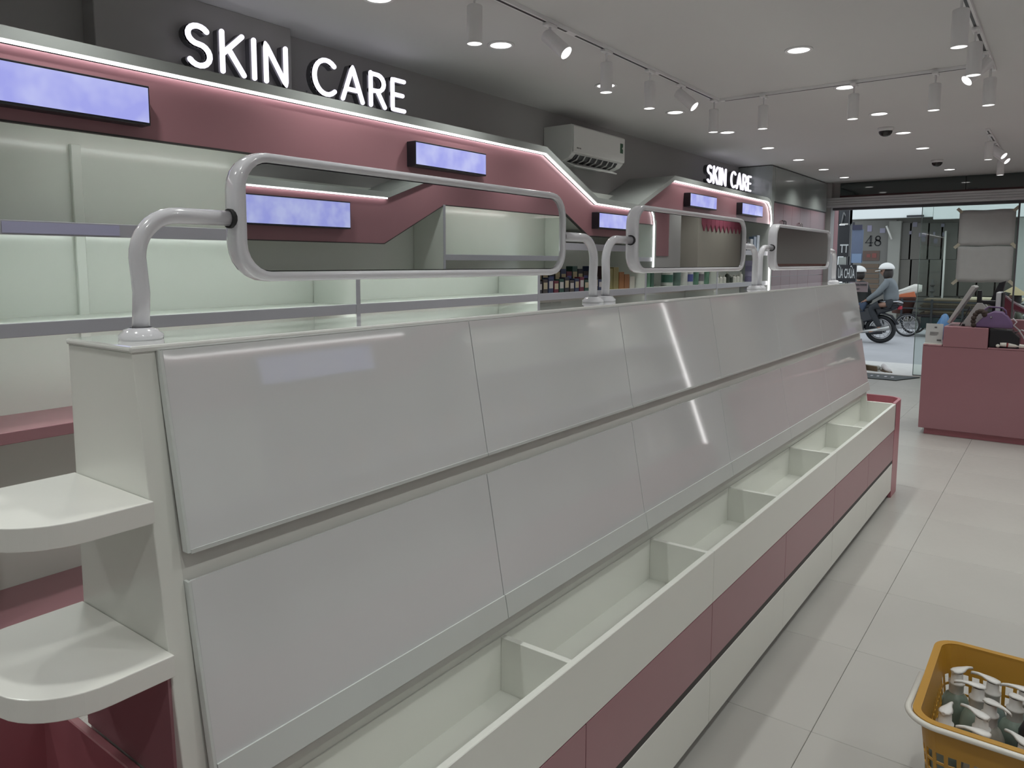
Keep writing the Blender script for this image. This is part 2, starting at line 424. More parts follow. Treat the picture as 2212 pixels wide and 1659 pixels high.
def wall_unit(F, s, top, bot, ups, yend, label, gap, zshelf=(1.37, 1.725)):
    """F front x, s=-1 interior towards -X"""
    D = 0.34; wx = XL if s < 0 else XR
    t = thing('shelving_wall_unit', label, 'shelving unit', (F, ups[0], 0))
    fx = lambda d: F + s*d
    ys = sorted({y for y, _ in top} | {y for y, _ in bot})
    zt = lambda y: interp(top, y); zb = lambda y: interp(bot, y)
    bm = B(); ribbon(bm, ys, zt, zb, F, fx(0.02)); obj('fascia', bm, PINK, t)
    ty = [y for y, _ in top]
    bm = B(); ribbon(bm, ty, lambda y: zt(y)+0.052, lambda y: zt(y)+0.010, fx(-0.035), wx-0.002*(-s)); obj('cornice', bm, CORN, t)
    for tys in ([y for y in ty if y <= gap[0]], [y for y in ty if y >= gap[1]]):
        bm = B(); ribbon(bm, tys, lambda y: zt(y)+0.0095, lambda y: zt(y)+0.002, fx(-0.022), fx(-0.010)); obj('led_strip', bm, LED_E, t)
    # black edge trim below the fascia, inner ceiling
    by = [y for y, _ in bot]
    bm = B(); ribbon(bm, by, lambda y: zb(y), lambda y: zb(y)-0.006, fx(-0.002), fx(0.02)); obj('edge_trim', bm, DARKGAP, t)
    bm = B(); ribbon(bm, by, lambda y: zb(y)+0.07, lambda y: zb(y)+0.05, fx(0.021), fx(D)); obj('inner_ceiling', bm, SHELFW, t)
    # end panel, rounded corner with vertical led
    ye = yend
    bm = B(); box(bm, fx(-0.035), fx(D), ye, ye+0.03, 0, interp(top, ye)+0.052, 0.002); obj('end_panel', bm, CORN, t)
    bm = B(); box(bm, fx(-0.022), fx(-0.010), ye-0.010, ye-0.001, 0.10, interp(top, ye), 0.0); obj('led_strip', bm, LED_E, t)
    for y in ups:
        z1 = min(zb(y), 2.085)
        bm = B(); box(bm, fx(0.0), fx(D-0.004), y-0.012, y+0.012, 0.34, z1, 0.001); obj('upright', bm, SHELFW, t)
        bm = B(); box(bm, fx(-0.004), fx(0.0), y-0.014, y+0.014, 0.34, z1, 0.001); obj('upright_edge', bm, SHELFEDGE, t)
    allb = ups + ([yend] if yend - ups[-1] > 0.2 else [])
    for a, b_ in zip(allb, allb[1:]):
        bm = B(); box(bm, fx(D), fx(D+0.012), a, b_-0.003, 0.1, 2.2); obj('back_panel', bm, BACKP, t)
        for zs in zshelf:
            if zs > min(zb(a+0.1), zb(b_-0.1)) - 0.12: continue
            bm = B(); box(bm, fx(0.012), fx(D-0.004), a+0.012, b_-0.012, zs-0.005, zs+0.022, 0.001); sh_ = obj('shelf', bm, SHELFW, t)
            bm = B(); box(bm, fx(-0.002), fx(0.012), a+0.013, b_-0.013, zs-0.025, zs+0.025, 0.0015); obj('shelf_edge', bm, SHELFEDGE, sh_)
            bm = B()
            if s > 0: box(bm, fx(-0.001), fx(0.011), a+0.05, b_-0.05, zs-0.032, zs-0.0252)
            else: box(bm, fx(0.03), fx(0.045), a+0.05, b_-0.05, zs-0.013, zs-0.006); obj('led_bar', bm, SLED_D if s < 0 and a > 4 else SLED_E, sh_)
        # led below inner ceiling
        zz = min(zb(a+0.3), zb(b_-0.3))
        if not (s < 0 and 4 < a < 5) and not (s > 0 and 2 < a < 3):
          bm = B(); box(bm, fx(0.021), fx(0.033), a+0.3, b_-0.3, zz+0.015, zz+0.030); obj('led_bar', bm, SLED_D if s < 0 and a > 4 else (SLED_M if s < 0 else SLED_E), t)
        # pink counter and pink plinth drawers
        bm = B(); box(bm, fx(0.0), fx(D-0.002), a+0.013, b_-0.013, 0.975, 1.018, 0.002); obj('pink_shelf', bm, PINK, t)
        bm = B(); box(bm, fx(-0.10), fx(D-0.002), a+0.002, b_-0.002, 0.05, 0.335, 0.002); obj('plinth_drawer', bm, PINK, t)
    return t
PINKC = mat('deep_pink_door', (0.19, 0.088, 0.102), 0.35, vary=0.03)
BACKP = mat('back_panel_gloss', (0.70, 0.73, 0.69), 0.17, vary=0.02, coat=0.15)
CORN = mat('cornice_grey', (0.36, 0.38, 0.37), 0.3, vary=0.02)
topL = [(-0.69, 2.335), (4.33, 2.335), (5.03, 2.045), (5.70, 2.035), (6.42, 2.335), (9.02, 2.322), (9.12, 2.31), (9.20, 2.26), (9.245, 2.18), (9.26, 2.10)]
botL = [(-0.69, 2.085), (4.36, 2.085), (4.96, 1.812), (5.66, 1.812), (6.30, 2.075), (9.26, 2.075)]
wall_unit(-2.88, -1, topL, botL, [-0.72, 0.90, 2.63, 4.29, 5.94, 7.60], 9.26, 'long white lit wall shelving unit with dusty pink fascia along the left wall', (5.70, 6.42))
topR = [(-0.69, 2.335), (1.55, 2.335), (2.2, 2.085), (4.05, 2.085), (4.75, 2.335), (8.40, 2.33), (8.54, 2.28), (8.62, 2.18), (8.65, 2.08)]
botR = [(-0.69, 2.085), (1.60, 2.085), (2.15, 1.755), (4.03, 1.755), (4.72, 2.085), (8.65, 2.085)]
wall_unit(1.60, 1, topR, botR, [-0.69, 0.97, 2.63, 4.72, 6.75], 8.65, 'white lit wall shelving unit with pink fascia along the right wall, seen in the mirrors', (4.05, 4.75), (1.20, 1.655))

# seam batten behind the first bay on the left
# ------------------------------------------------------------------ display screens on the fascias
def display(F, s, y0, y1, z0, z1, label, grp):
    t = thing('display_screen', label, 'screen', (F, (y0+y1)/2, z0), grp)
    fx = lambda d: F + s*d
    bm = B(); box(bm, fx(-0.065), fx(-0.001), y0, y1, z0, z1, 0.002); obj('casing', bm, BLACK, t)
    bm = B(); box(bm, fx(-0.0665), fx(-0.0652), y0+0.006, y1-0.006, z0+0.010, z1-0.008); obj('screen', bm, DISP, t)
G = 'lit lavender strip displays on the left fascia'
display(-2.88, -1, 0.86, 1.53, 2.125, 2.272, 'long lit lavender display strip at the far left of the pink fascia', G)
display(-2.88, -1, 3.00, 3.62, 2.125, 2.258, 'lit lavender display strip on the pink fascia right of the large sign', G)
display(-2.88, -1, 5.00, 5.62, 1.865, 1.988, 'lit lavender display strip on the lowered part of the pink fascia', G)
display(-2.88, -1, 6.70, 7.36, 2.13, 2.258, 'lit lavender display strip below the small far sign, left one of two', G)
display(-2.88, -1, 8.10, 8.78, 2.13, 2.258, 'lit lavender display strip next to the rounded fascia end', G)
G = 'lit lavender strip displays on the right fascia'
display(1.60, 1, 2.70, 3.64, 1.845, 2.035, 'lit lavender display strip on right wall fascia reflected in the nearest mirror', G)
display(1.60, 1, 7.0, 7.65, 2.13, 2.258, 'lit lavender display strip on the right wall fascia near its rounded end', G)

# ------------------------------------------------------------------ SKIN CARE signs
def arcp(cx, cy, rx, ry, a0, a1, n=10): return [(cx + rx*math.cos(R(a0+(a1-a0)*i/n)), cy + ry*math.sin(R(a0+(a1-a0)*i/n))) for i in range(n+1)]
GL = {
 'S': (0.60, [arcp(0.30,0.74,0.235,0.21,35,270,12) + arcp(0.30,0.28,0.25,0.25,90,-145,12)]),
 'K': (0.60, [[(0.06,0.03),(0.06,0.97)], [(0.55,0.97),(0.08,0.46)], [(0.22,0.58),(0.58,0.03)]]),
 'I': (0.12, [[(0.06,0.03),(0.06,0.97)]]),
 'N': (0.66, [[(0.06,0.03),(0.06,0.97),(0.60,0.03),(0.60,0.97)]]),
 'C': (0.70, [arcp(0.42,0.50,0.37,0.465,48,312,18)]),
 'A': (0.74, [[(0.04,0.03),(0.37,0.97),(0.70,0.03)], [(0.16,0.33),(0.58,0.33)]]),
 'R': (0.60, [[(0.06,0.03),(0.06,0.97)], [(0.06,0.95),(0.28,0.95)] + arcp(0.29,0.71,0.24,0.24,80,-80,8) + [(0.06,0.46)], [(0.30,0.46),(0.56,0.03)]]),
 'E': (0.50, [[(0.50,0.95),(0.06,0.95),(0.06,0.05),(0.50,0.05)], [(0.06,0.51),(0.44,0.51)]]),
}
def dense(pts, st=0.06):
    out = [pts[0]]
    for a, b_ in zip(pts, pts[1:]):
        n = max(1, int(math.dist(a, b_) / st))
        for k in range(1, n+1): out.append((a[0]+(b_[0]-a[0])*k/n, a[1]+(b_[1]-a[1])*k/n))
    return out
def stroke_flat(bm, pts, r, x, depth, xs):
    """capsule strokes as joined discs and bars, extruded along X from x to x+depth"""
    for a, b_ in zip(pts, pts[1:]):
        a, b2 = Vector(a), Vector(b_); d = b2 - a
        if d.length < 1e-6: continue
        ang = math.atan2(d.y, d.x); n = 7
        ring = [(a.x + r*math.cos(ang+PI/2+PI*k/n), a.y + r*math.sin(ang+PI/2+PI*k/n)) for k in range(n+1)] + \
               [(b2.x + r*math.cos(ang-PI/2+PI*k/n), b2.y + r*math.sin(ang-PI/2+PI*k/n)) for k in range(n+1)]
        prism(bm, ring, 0, x, x + depth)
def sign(y0, y1, z0, h, x, label):
    t = thing('illuminated_sign', label, 'sign', (x, (y0+y1)/2, z0))
    txt = 'SKIN CARE'; gap = 0.19; sp = 0.34
    W = sum(GL[c][0] if c != ' ' else sp for c in txt) + gap*(len(txt)-1)
    k = (y1-y0)/W; y = y0
    for c in txt:
        if c == ' ': y += (sp+gap)*k; continue
        wd, strokes = GL[c]
        bmf, bmb = B(), B()
        for st in strokes:
            P = [(y + px*k, z0 + pz*h) for px, pz in st]
            stroke_flat(bmb, P, 0.0140, x-0.05, 0.035, 1)
            tube(bmf, [(x, a, b_) for a, b_ in dense(P, 0.012)], 0.0125, 10)
            for e in (P[0], P[-1]):
                bmesh.ops.create_icosphere(bmf, subdivisions=2, radius=0.0125, matrix=Matrix.Translation((x, e[0], e[1])))
        o = obj('letter', bmb, SIGN_B, t)
        obj('lit_face', bmf, SIGN_E, o, True)
        y += (wd+gap)*k
    # stand-offs to the cornice
    for yy in (y0+0.03, (y0+y1)/2, y1-0.03):
        bm = B(); tube(bm, [(x-0.03, yy, 2.385), (x-0.03, yy, z0+0.01)], 0.004, 6); obj('support_pin', bm, SIGN_B, t)
sign(1.875, 3.245, 2.475, 0.185, -3.13, 'large lit SKIN CARE letter sign above the fascia')
sign(7.885, 9.27, 2.475, 0.185, -3.13, 'small looking lit SKIN CARE letter sign far along the fascia past the air conditioner')

# ------------------------------------------------------------------ air conditioner
t = thing('air_conditioner', 'white wall mounted air conditioner with its flap open above the dipped fascia', 'air conditioner', (-3.29, 5.38, 2.395))
ACW = mat('ac_white', (0.78, 0.79, 0.77), 0.4, vary=0.01)
prof = [(-3.298, 2.395), (-3.13, 2.385), (-3.075, 2.405), (-3.045, 2.435), (-3.035, 2.50), (-3.035, 2.635), (-3.05, 2.655), (-3.298, 2.655)]
bm = B(); prism(bm, [(a, b_) for a, b_ in prof], 1, 4.97, 5.80, 0.003); obj('body', bm, ACW, t)
bm = B(); prism(bm, [(-3.034, 2.445), (-3.028, 2.455), (-3.028, 2.64), (-3.034, 2.648)], 1, 4.975, 5.795); obj('front_cover', bm, ACW, t)
bm = B(); prism(bm, [(-3.12, 2.384), (-3.066, 2.403), (-3.043, 2.433), (-3.060, 2.44), (-3.13, 2.40)], 1, 5.03, 5.70); obj('air_outlet', bm, BLACK, t)
for k in range(7):
    yy = 5.07 + k*0.093
    bm = B(); prism(bm, [(-3.115, 2.378), (-3.058, 2.397), (-3.036, 2.430), (-3.060, 2.436), (-3.12, 2.395)], 1, yy, yy+0.006); obj('vane', bm, ACW, t)
bm = B(); prism(bm, [(-3.125, 2.378), (-3.05, 2.345), (-3.045, 2.352), (-3.120, 2.386)], 1, 5.03, 5.70, 0.001); obj('flap', bm, ACW, t)
bm = B(); box(bm, -3.0279, -3.0272, 5.715, 5.765, 2.52, 2.60); st = obj('energy_label', bm, mat('green_label', (0.03,0.10,0.05), 0.5), t)
bm = B(); prism(bm, [(5.745, 2.56), (5.762, 2.552), (5.762, 2.575)], 0, -3.0271, -3.0268); obj('label_star', bm, OFFW, st)
for k, wd in enumerate((0.012, 0.01, 0.008, 0.012)):
    bm = B(); box(bm, -3.0279, -3.0273, 5.02+k*0.016, 5.02+k*0.016+wd, 2.476, 2.486); obj('small_mark', bm, SIGN_B, t)

# ------------------------------------------------------------------ tall cabinets at the end of the left wall
t = thing('tall_cabinet', 'tall cabinet with grey gloss top panels and pink doors beside the entrance', 'cabinet', (-3.1, 10.6, 0))
bm = B(); box(bm, XL+0.002, -2.90, 9.31, 11.90, 0, 2.775); obj('carcass', bm, CABG, t)
for a, b_ in ((9.42, 10.66), (10.66, 11.88)):
    bm = B(); box(bm, -2.90, -2.882, a+0.002, b_-0.002, 2.36, 2.77, 0.0015); obj('top_panel', bm, CABG, t)
bm = B(); box(bm, -2.90, -2.885, 9.31, 9.418, 0.1, 2.77, 0.001); obj('side_filler', bm, CABG, t)
bm = B(); box(bm, -2.90, -2.888, 9.42, 11.85, 2.34, 2.36); obj('shadow_gap', bm, DARKGAP, t)
eds = [9.42, 9.79, 10.17, 10.53, 11.04, 11.84]
for k, (a, b_) in enumerate(zip(eds, eds[1:])):
    bm = B(); box(bm, -2.90, -2.882, a+0.002, b_-0.002, 1.56, 2.34, 0.0015); d = obj('door', bm, PINKC, t)
    if k < 4:
        y = b_-0.04 if k % 2 == 0 else a+0.04
        bm = B(); tube(bm, [(-2.88, y, 2.02), (-2.858, y, 2.03), (-2.858, y, 2.13), (-2.88, y, 2.14)], 0.006, 8); obj('door_handle', bm, STEEL if k > 1 else BLACK, d)
    for z0, z1 in ((0.10, 0.60), (0.605, 1.10), (1.105, 1.44), (1.445, 1.555)):
        bm = B(); box(bm, -2.90, -2.882, a+0.002, b_-0.002, z0, z1, 0.0015); obj('drawer', bm, PINKC, t)

# ------------------------------------------------------------------ right wall things seen in the mirrors
bm = B(); box(bm, 1.62, XR-0.002, 8.72, 9.55, 0, 2.5, 0.003); t = obj('storage_cabinet', bm, WALLM)
tag(setmesh_origin(t, (1.8, 9.1, 0)), 'plain cabinet with pink side panel on the right wall, seen in the middle mirror', 'cabinet')
bm = B(); box(bm, -0.19, -0.181, -0.36, 0.05, 1.70, 2.5); obj('side_panel', bm, PINK, t)
t = thing('promotion_board', 'pale board with a pink scalloped fringe on the right wall, seen in the middle mirror', 'board', (1.8, 11.0, 1.2))
bm = B(); box(bm, 1.60, XR-0.002, 10.1, 11.8, 0, 2.45, 0.003); obj('panel', bm, mat('board_cream', (0.50, 0.47, 0.42), 0.5), t)
FR = mat('fringe_pink', (0.40, 0.10, 0.16), 0.6)
for k in range(10):
    y = 10.2 + k*0.16
    bm = B(); prism(bm, [(y, 2.36), (y, 2.16), (y+0.075, 2.06), (y+0.15, 2.16), (y+0.15, 2.36)], 0, 1.585, 1.598); obj('scallop', bm, FR, t)

# ------------------------------------------------------------------ main display gondola
GX = -0.868
t = gon = thing('display_gondola', 'long white display gondola with slanted acrylic panels, pink drawers and end shelves', 'display stand', (-1.12, 3.1, 0))
Y0, Y1 = 0.585, 5.66
sx = lambda z: -1.165 + (1.465 - z)*0.15
bm = B(); prism(bm, [(-1.388, 0.70), (sx(0.70)-0.006, 0.70), (sx(1.459)-0.006, 1.4585), (-1.388, 1.4585)], 1, Y0+0.04, Y1-0.02); obj('slanted_back', bm, BOARD, t)
bm = B(); box(bm, -1.392, sx(1.465)+0.002, Y0-0.004, Y1, 1.459, 1.470, 0.004, 2); obj('top_board', bm, GLOSS, t)
# near end panel, front strip, far end panel
bm = B(); prism(bm, [(-1.39, 0.10), (-1.055, 0.10), (sx(0.66)-0.004, 0.66), (sx(1.459)-0.004, 1.459), (-1.39, 1.459)], 1, Y0, Y0+0.04, 0.002); obj('end_panel', bm, WHITE, t)
bm = B(); prism(bm, [(-1.39, 0.10), (-1.055, 0.10), (sx(0.66)-0.004, 0.66), (sx(1.459)-0.004, 1.459), (-1.39, 1.459)], 1, Y1-0.02, Y1, 0.002); obj('end_panel', bm, WHITE, t)
bm = B(); prism(bm, [(-1.388, 0.753), (-1.085, 0.753), (sx(0.94)-0.008, 0.944), (-1.388, 0.944)], 1, Y0-0.005, Y0); obj('pink_end_facing', bm, PINK, t)
# acrylic panels
ya = [Y0+0.045, 1.419, 2.193, 2.984, 3.80, 4.60, Y1-0.005]
for z0, z1, nm in ((1.135, 1.460, 'u'), (0.735, 1.085, 'l')):
    for a, b_ in zip(ya, ya[1:]):
        bm = B(); prism(bm, [(sx(z0)+0.012, z0), (sx(z0)+0.017, z0), (sx(z1)+0.006, z1), (sx(z1)+0.001, z1)], 1, a+0.0012, b_-0.0012, 0.0008)
        p = obj('acrylic_panel', bm, ACR, t)
        bm = B(); prism(bm, [(sx(z0)+0.0165, z0-0.003), (sx(z0)+0.0185, z0-0.003), (sx(z0)+0.0182, z0+0.004), (sx(z0)+0.0165, z0+0.004)], 1, a+0.0012, b_-0.0012); obj('polished_edge', bm, ACREDGE, p)
        zt = z0+0.055 if nm == 'l' else None
        if nm == 'l':
            bm = B(); prism(bm, [(sx(z0)+0.017, z0), (sx(z0)+0.021, z0), (sx(z0+0.055)+0.019, z0+0.055), (sx(z0+0.055)+0.016, z0+0.055)], 1, a+0.0012, b_-0.0012); obj('lip', bm, ACREDGE, p)
for z0, z1 in ((1.135, 1.460), (0.735, 1.085)):
    bm = B(); prism(bm, [(sx(z0)+0.004, z0), (sx(z0)+0.020, z0), (sx(z1)+0.008, z1), (sx(z1)-0.006, z1)], 1, Y0+0.040, Y0+0.045); obj('panel_edge', bm, ACREDGE, t)
# tray
bm = B(); box(bm, -1.10, -1.085, Y0+0.04, Y1, 0.51, 0.655, 0.001); obj('tray_back', bm, WHITE, t)
bm = B(); prism(bm, [(-1.10, 0.655), (-1.088, 0.655), (-1.083, 0.70), (-1.10, 0.75)], 1, Y0+0.04, Y1); obj('tray_upstand', bm, BOARD, t)
bm = B(); box(bm, -1.40, GX-0.018, Y0, Y1, 0.495, 0.512); obj('tray_floor', bm, WHITE, t)
for a, b_ in ((Y0+0.01, 0.693), (0.696, 2.343), (2.346, 4.005), (4.008, Y1)):
    bm = B(); box(bm, GX-0.018, GX, a, b_, 0.476, 0.655, 0.0015); obj('tray_front', bm, WHITE, t)
for y in (1.455, 2.317, 3.07, 3.95, 4.70, Y1-0.018):
    bm = B(); box(bm, -1.085, GX-0.018, y, y+0.018, 0.51, 0.654, 0.001); obj('tray_divider', bm, WHITE, t)
# carcass, drawers, plinth
bm = B(); box(bm, -1.385, GX-0.020, Y0+0.01, Y1-0.002, 0.09, 0.495); obj('carcass', bm, DARKGAP, t)
bm = B(); box(bm, -1.36, GX-0.09, Y0+0.03, Y1-0.002, 0.0, 0.09); obj('plinth', bm, DARKGAP, t)
sm = [0.693, 1.518, 2.346, 3.175, 4.005, 4.83, 5.64]
for a, b_ in zip(sm, sm[1:]):
    bm = B(); box(bm, GX-0.019, GX-0.001, a+0.0015, b_-0.0015, 0.266, 0.472, 0.0012); obj('pink_drawer', bm, PINK, t)
    bm = B(); box(bm, GX-0.019, GX-0.003, a+0.0015, b_-0.0015, 0.2425, 0.266); obj('gap_shade', bm, DARKGAP, t)  # dark strip between the fronts paints the shade of an open recess
    bm = B(); box(bm, GX-0.019, GX-0.001, a+0.0015, b_-0.0015, 0.050, 0.2425, 0.0012); obj('white_drawer', bm, WHITE, t)
# pink rounded end bins
def bin_wall(path, z0, z1, th, name, m):
    bm = B(); n = len(path); L_, R_ = [], []
    for i, p in enumerate(path):
        a = Vector(path[max(i-1,0)]); b_ = Vector(path[min(i+1,n-1)]); d = (b_-a).normalized(); nn = Vector((-d.y, d.x))
        L_.append(p); R_.append((p[0]+nn.x*th, p[1]+nn.y*th))
    V = [[bm.verts.new((q[0], q[1], z)) for q in (L_[i], R_[i]) for z in (z0, z1)] for i in range(n)]
    for a, b_ in zip(V, V[1:]):
        for f in ((0,1,1,0,0,0),):
            pass
        bm.faces.new([a[0], b_[0], b_[1], a[1]]); bm.faces.new([a[2], a[3], b_[3], b_[2]])
        bm.faces.new([a[1], b_[1], b_[3], a[3]]); bm.faces.new([a[0], a[2], b_[2], b_[0]])
    bm.faces.new([V[0][0], V[0][1], V[0][3], V[0][2]]); bm.faces.new([V[-1][0], V[-1][2], V[-1][3], V[-1][1]])
    return obj(name, bm, m, gon)
path = [(GX, 5.642), (GX, 5.83)] + [(x, y) for x, y in arc(GX-0.11, 5.83, 0.11, 0, 90, 8)][1:] + [(-1.50, 5.94)] + [(x, y) for x, y in arc(-1.50, 5.83, 0.11, 90, 180, 8)][1:] + [(-1.61, 5.642)]
bin_wall(path, 0.0, 0.66, 0.02, 'pink_end_wall', PINKD)
bm = B(); box(bm, -1.59, GX-0.02, Y1+0.001, 5.92, 0.50, 0.515); obj('bin_floor', bm, PINKD, gon)
path = [(-1.56, 0.58), (-1.56, 0.40)] + [(x, y) for x, y in arc(-1.45, 0.40, 0.11, 180, 270, 8)][1:] + [(-0.978, 0.29)] + [(x, y) for x, y in arc(-0.978, 0.40, 0.11, 270, 360, 8)][1:] + [(GX, 0.69)]
bin_wall(path, 0.0, 0.75, 0.02, 'pink_end_wall', PINKD)
bm = B(); box(bm, -1.542, GX-0.022, 0.562, 0.578, 0.0, 0.752, 0.002); obj('bin_back', bm, PINKD, gon)
bm = B(); box(bm, -1.54, GX-0.02, 0.31, 0.562, 0.30, 0.315); obj('bin_floor', bm, PINKD, gon)
# rear low tray of the gondola
bm = B(); box(bm, -1.56, -1.392, 0.581, Y1, 0.03, 0.56, 0.003); obj('rear_base', bm, WHITE, gon)
# curved end shelves
def end_shelf(z, xr):
    r = 0.115
    pts = [(-1.39, Y0-0.001), (-1.39, 0.37+0.09)] + arc(-1.30, 0.46, 0.09, 180, 270, 8)[1:] + [(xr-r, 0.37)] + arc(xr-r, 0.37+r, r, 270, 360, 10)[1:] + [(xr, Y0-0.001)]
    bm = B(); prism(bm, pts, 2, z-0.036, z, 0.0015); obj('end_shelf', bm, SHW, gon)
SHW = mat('end_shelf_white', (0.80, 0.80, 0.77), 0.22, vary=0.01)
end_shelf(1.228, -1.118)
end_shelf(0.987, -1.077)

# ------------------------------------------------------------------ mirrors on the gondola
def make_mirror():
    t = thing('tabletop_mirror', 'x', 'mirror', (0,0,0), 'swivel mirrors on the gondola top', local=True)
    # local: Y along, origin at first post base
    r = 0.0145; H = 0.2155; E_ = 0.075
    LJ, RJ, L = 0.185, 1.358, 1.568
    for nm, y0, sg, yj in (('a', 0.0, 1, LJ), ('b', L, -1, RJ)):
        pts = [(0, y0, 0.012), (0, y0 + sg*0.004, 0.08)] + [(0, y0 + sg*(E_ - E_*math.cos(R(a))), H-E_ + E_*math.sin(R(a))) for a in range(0, 91, 10)] + [(0, yj, H)]
        bm = B(); tube(bm, pts, r, 14); p = obj('support_arm', bm, METALW, t)
        bm = B(); lathe(bm, [(0,0.0),(0.036,0.0),(0.037,0.008),(0.030,0.013),(0.028,0.017),(0.018,0.020)], (0,y0,0), 24); obj('base_flange', bm, METALW, p)
        bm = B(); tube(bm, [(0, yj-0.006, H), (0, yj+0.006, H)], 0.0185, 14); obj('black_washer', bm, RUBBER, p)
    y0, y1, z0, z1, rc = LJ+0.004, RJ-0.004, 0.098, 0.343, 0.072
    bm = B()
    outer, inner = rrect(y0, y1, z0, z1, rc), rrect(y0+0.016, y1-0.016, z0+0.016, z1-0.016, rc-0.016)
    n = len(outer); xs = (-0.022, 0.022)
    bulge = rrect(y0-0.003, y1+0.003, z0-0.003, z1+0.003, rc+0.003)
    rings = []
    for prof_, x in ((inner, xs[0]), (outer, xs[0]), (bulge, xs[0]*0.5), (bulge, xs[1]*0.5), (outer, xs[1]), (inner, xs[1])):
        rings.append([bm.verts.new((x, a, b_)) for a, b_ in prof_])
    for a, b_ in zip(rings, rings[1:] + rings[:1]):
        for k in range(n):
            f = bm.faces.new([a[k], a[(k+1) % n], b_[(k+1) % n], b_[k]]); f.smooth = True
    obj('frame', bm, METALW, t)
    gl = rrect(y0+0.0165, y1-0.0165, z0+0.0165, z1-0.0165, rc-0.0165)
    bm = B(); prism(bm, gl, 0, -0.012, 0.012); obj('mirror_backing', bm, BLACK, t)
    gl = rrect(y0+0.0185, y1-0.0185, z0+0.0185, z1-0.0185, rc-0.0185)
    bm = B(); prism(bm, gl, 0, 0.0125, 0.0145); obj('mirror_glass', bm, MIRROR, t)
    return t
mr = make_mirror()
for k, (y, lab) in enumerate(((0.655, 'nearest and largest looking white framed swivel mirror on the gondola top'), (2.306, 'middle white framed swivel mirror on the gondola top'), (3.945, 'farthest white framed swivel mirror on gondola top near the entrance'))):
    o = mr if k == 0 else copy_tree(mr)
    o.location = (-1.27, y, 1.4702); o['label'] = lab

# ------------------------------------------------------------------ products on the left shelves
PM = {}
def pm(c, r=0.4):
    k = (c, r)
    if k not in PM: PM[k] = mat('product_%d' % len(PM), c, r, vary=0.08, scale=40)
    return PM[k]
def carton(x, y, z, w_, d, h, col, lab, grp, band=None, cat='box'):
    t = thing('product_box', lab, cat, (x, y, z), grp, local=True)
    bm = B(); box(bm, -d/2, d/2, -w_/2, w_/2, 0, h, 0.001); obj('carton', bm, pm(col), t)
    if band:
        bm = B(); box(bm, d/2, d/2+0.0008, -w_*0.40, w_*0.40, h*0.30, h*0.78); obj('front_label', bm, pm(band), t)
    return t
def bottle(x, y, z, r, h, col, cap, lab, grp, band=None):
    t = thing('bottle', lab, 'bottle', (x, y, z), grp, local=True)
    bm = B(); lathe(bm, [(0,0),(r*0.92,0),(r,r*0.1),(r,h*0.66),(r*0.85,h*0.76),(r*0.35,h*0.82),(r*0.35,h*0.84)], n=14); obj('bottle_body', bm, pm(col, 0.25), t)
    bm = B(); lathe(bm, [(r*0.42,h*0.84),(r*0.42,h*0.97),(r*0.36,h),(0,h)], n=12); obj('cap', bm, pm(cap, 0.3), t)
    if band:
        bm = B(); lathe(bm, [(r+0.0006,h*0.18),(r+0.0006,h*0.56)], n=14); obj('label_band', bm, pm(band), t)
    return t
ZS = 1.392
dk = [(0.02,0.02,0.03), (0.05,0.04,0.04), (0.03,0.04,0.09), (0.12,0.02,0.04), (0.02,0.06,0.05)]
G = 'dark cosmetic boxes on the far bay shelf'
for k in range(13):
    y = 4.38 + k*0.072
    c = dk[k % 5]
    carton(-2.955, y, ZS, 0.060, 0.05, 0.085 + 0.012*((k*7) % 3), c, '%s small dark cosmetic box in the front row behind the first mirror post' % NTH[k], G, (0.42,0.36,0.26) if k % 2 else (0.45,0.42,0.42))
G = 'second layer of dark boxes on the far bay shelf'
for k in range(11):
    y = 4.42 + k*0.083
    carton(-3.05, y, ZS, 0.074, 0.06, 0.15 + 0.02*((k*5) % 3), dk[(k+2) % 5], '%s taller dark box of the back row behind the first mirror post' % NTH[k], G, (0.40,0.33,0.20) if k % 3 else (0.10,0.12,0.30))
G = 'gold lidded jars stacked on the boxes'
for k in range(4):
    y = 4.70 + k*0.072
    t = thing('jar', '%s olive gold jar rising behind the dark boxes' % NTH[k], 'jar', (-3.125, y, ZS), G, local=True)
    bm = B(); lathe(bm, [(0,0),(0.032,0),(0.033,0.01),(0.033,0.20),(0.028,0.215),(0,0.215)], n=12); obj('jar_body', bm, pm((0.24,0.20,0.10)), t)
    bm = B(); lathe(bm, [(0.030,0.215),(0.030,0.245),(0.0,0.247)], n=12); obj('lid', bm, pm((0.10,0.09,0.05)), t)
G = 'brown and gold product boxes right of the mirror posts'
cols = [(0.05,0.03,0.03), (0.20,0.17,0.06), (0.22,0.18,0.07), (0.25,0.10,0.03), (0.24,0.10,0.04), (0.50,0.48,0.44)]
labs = ['black product box at left of the gold group between the mirror posts', 'tall olive gold product box behind the second mirror post', 'second tall olive gold product box next to the orange edged one',
        'brown orange product box with darker edge', 'wide brown product box in front of the white carton', 'small white product box at the right end of the brown group']
for k in range(6):
    carton(-3.0, 5.36 + k*0.098, ZS, 0.088, 0.08, (0.19, 0.17, 0.18, 0.14, 0.12, 0.10)[k], cols[k], labs[k], G)
G = 'green tube packs'
for k in range(4):
    carton(-3.0, 6.05 + k*0.075, ZS, 0.062, 0.05, 0.17 - 0.01*(k % 2), ((0.05,0.16,0.10), (0.16,0.30,0.18), (0.10,0.22,0.14), (0.03,0.10,0.06))[k],
           ('dark green slim carton at left of the green packs', 'pale green slim carton', 'mid green slim carton', 'darkest green slim carton at right of the packs')[k] + ' below the middle mirror', G)
G = 'large pump bottles below the middle mirror'
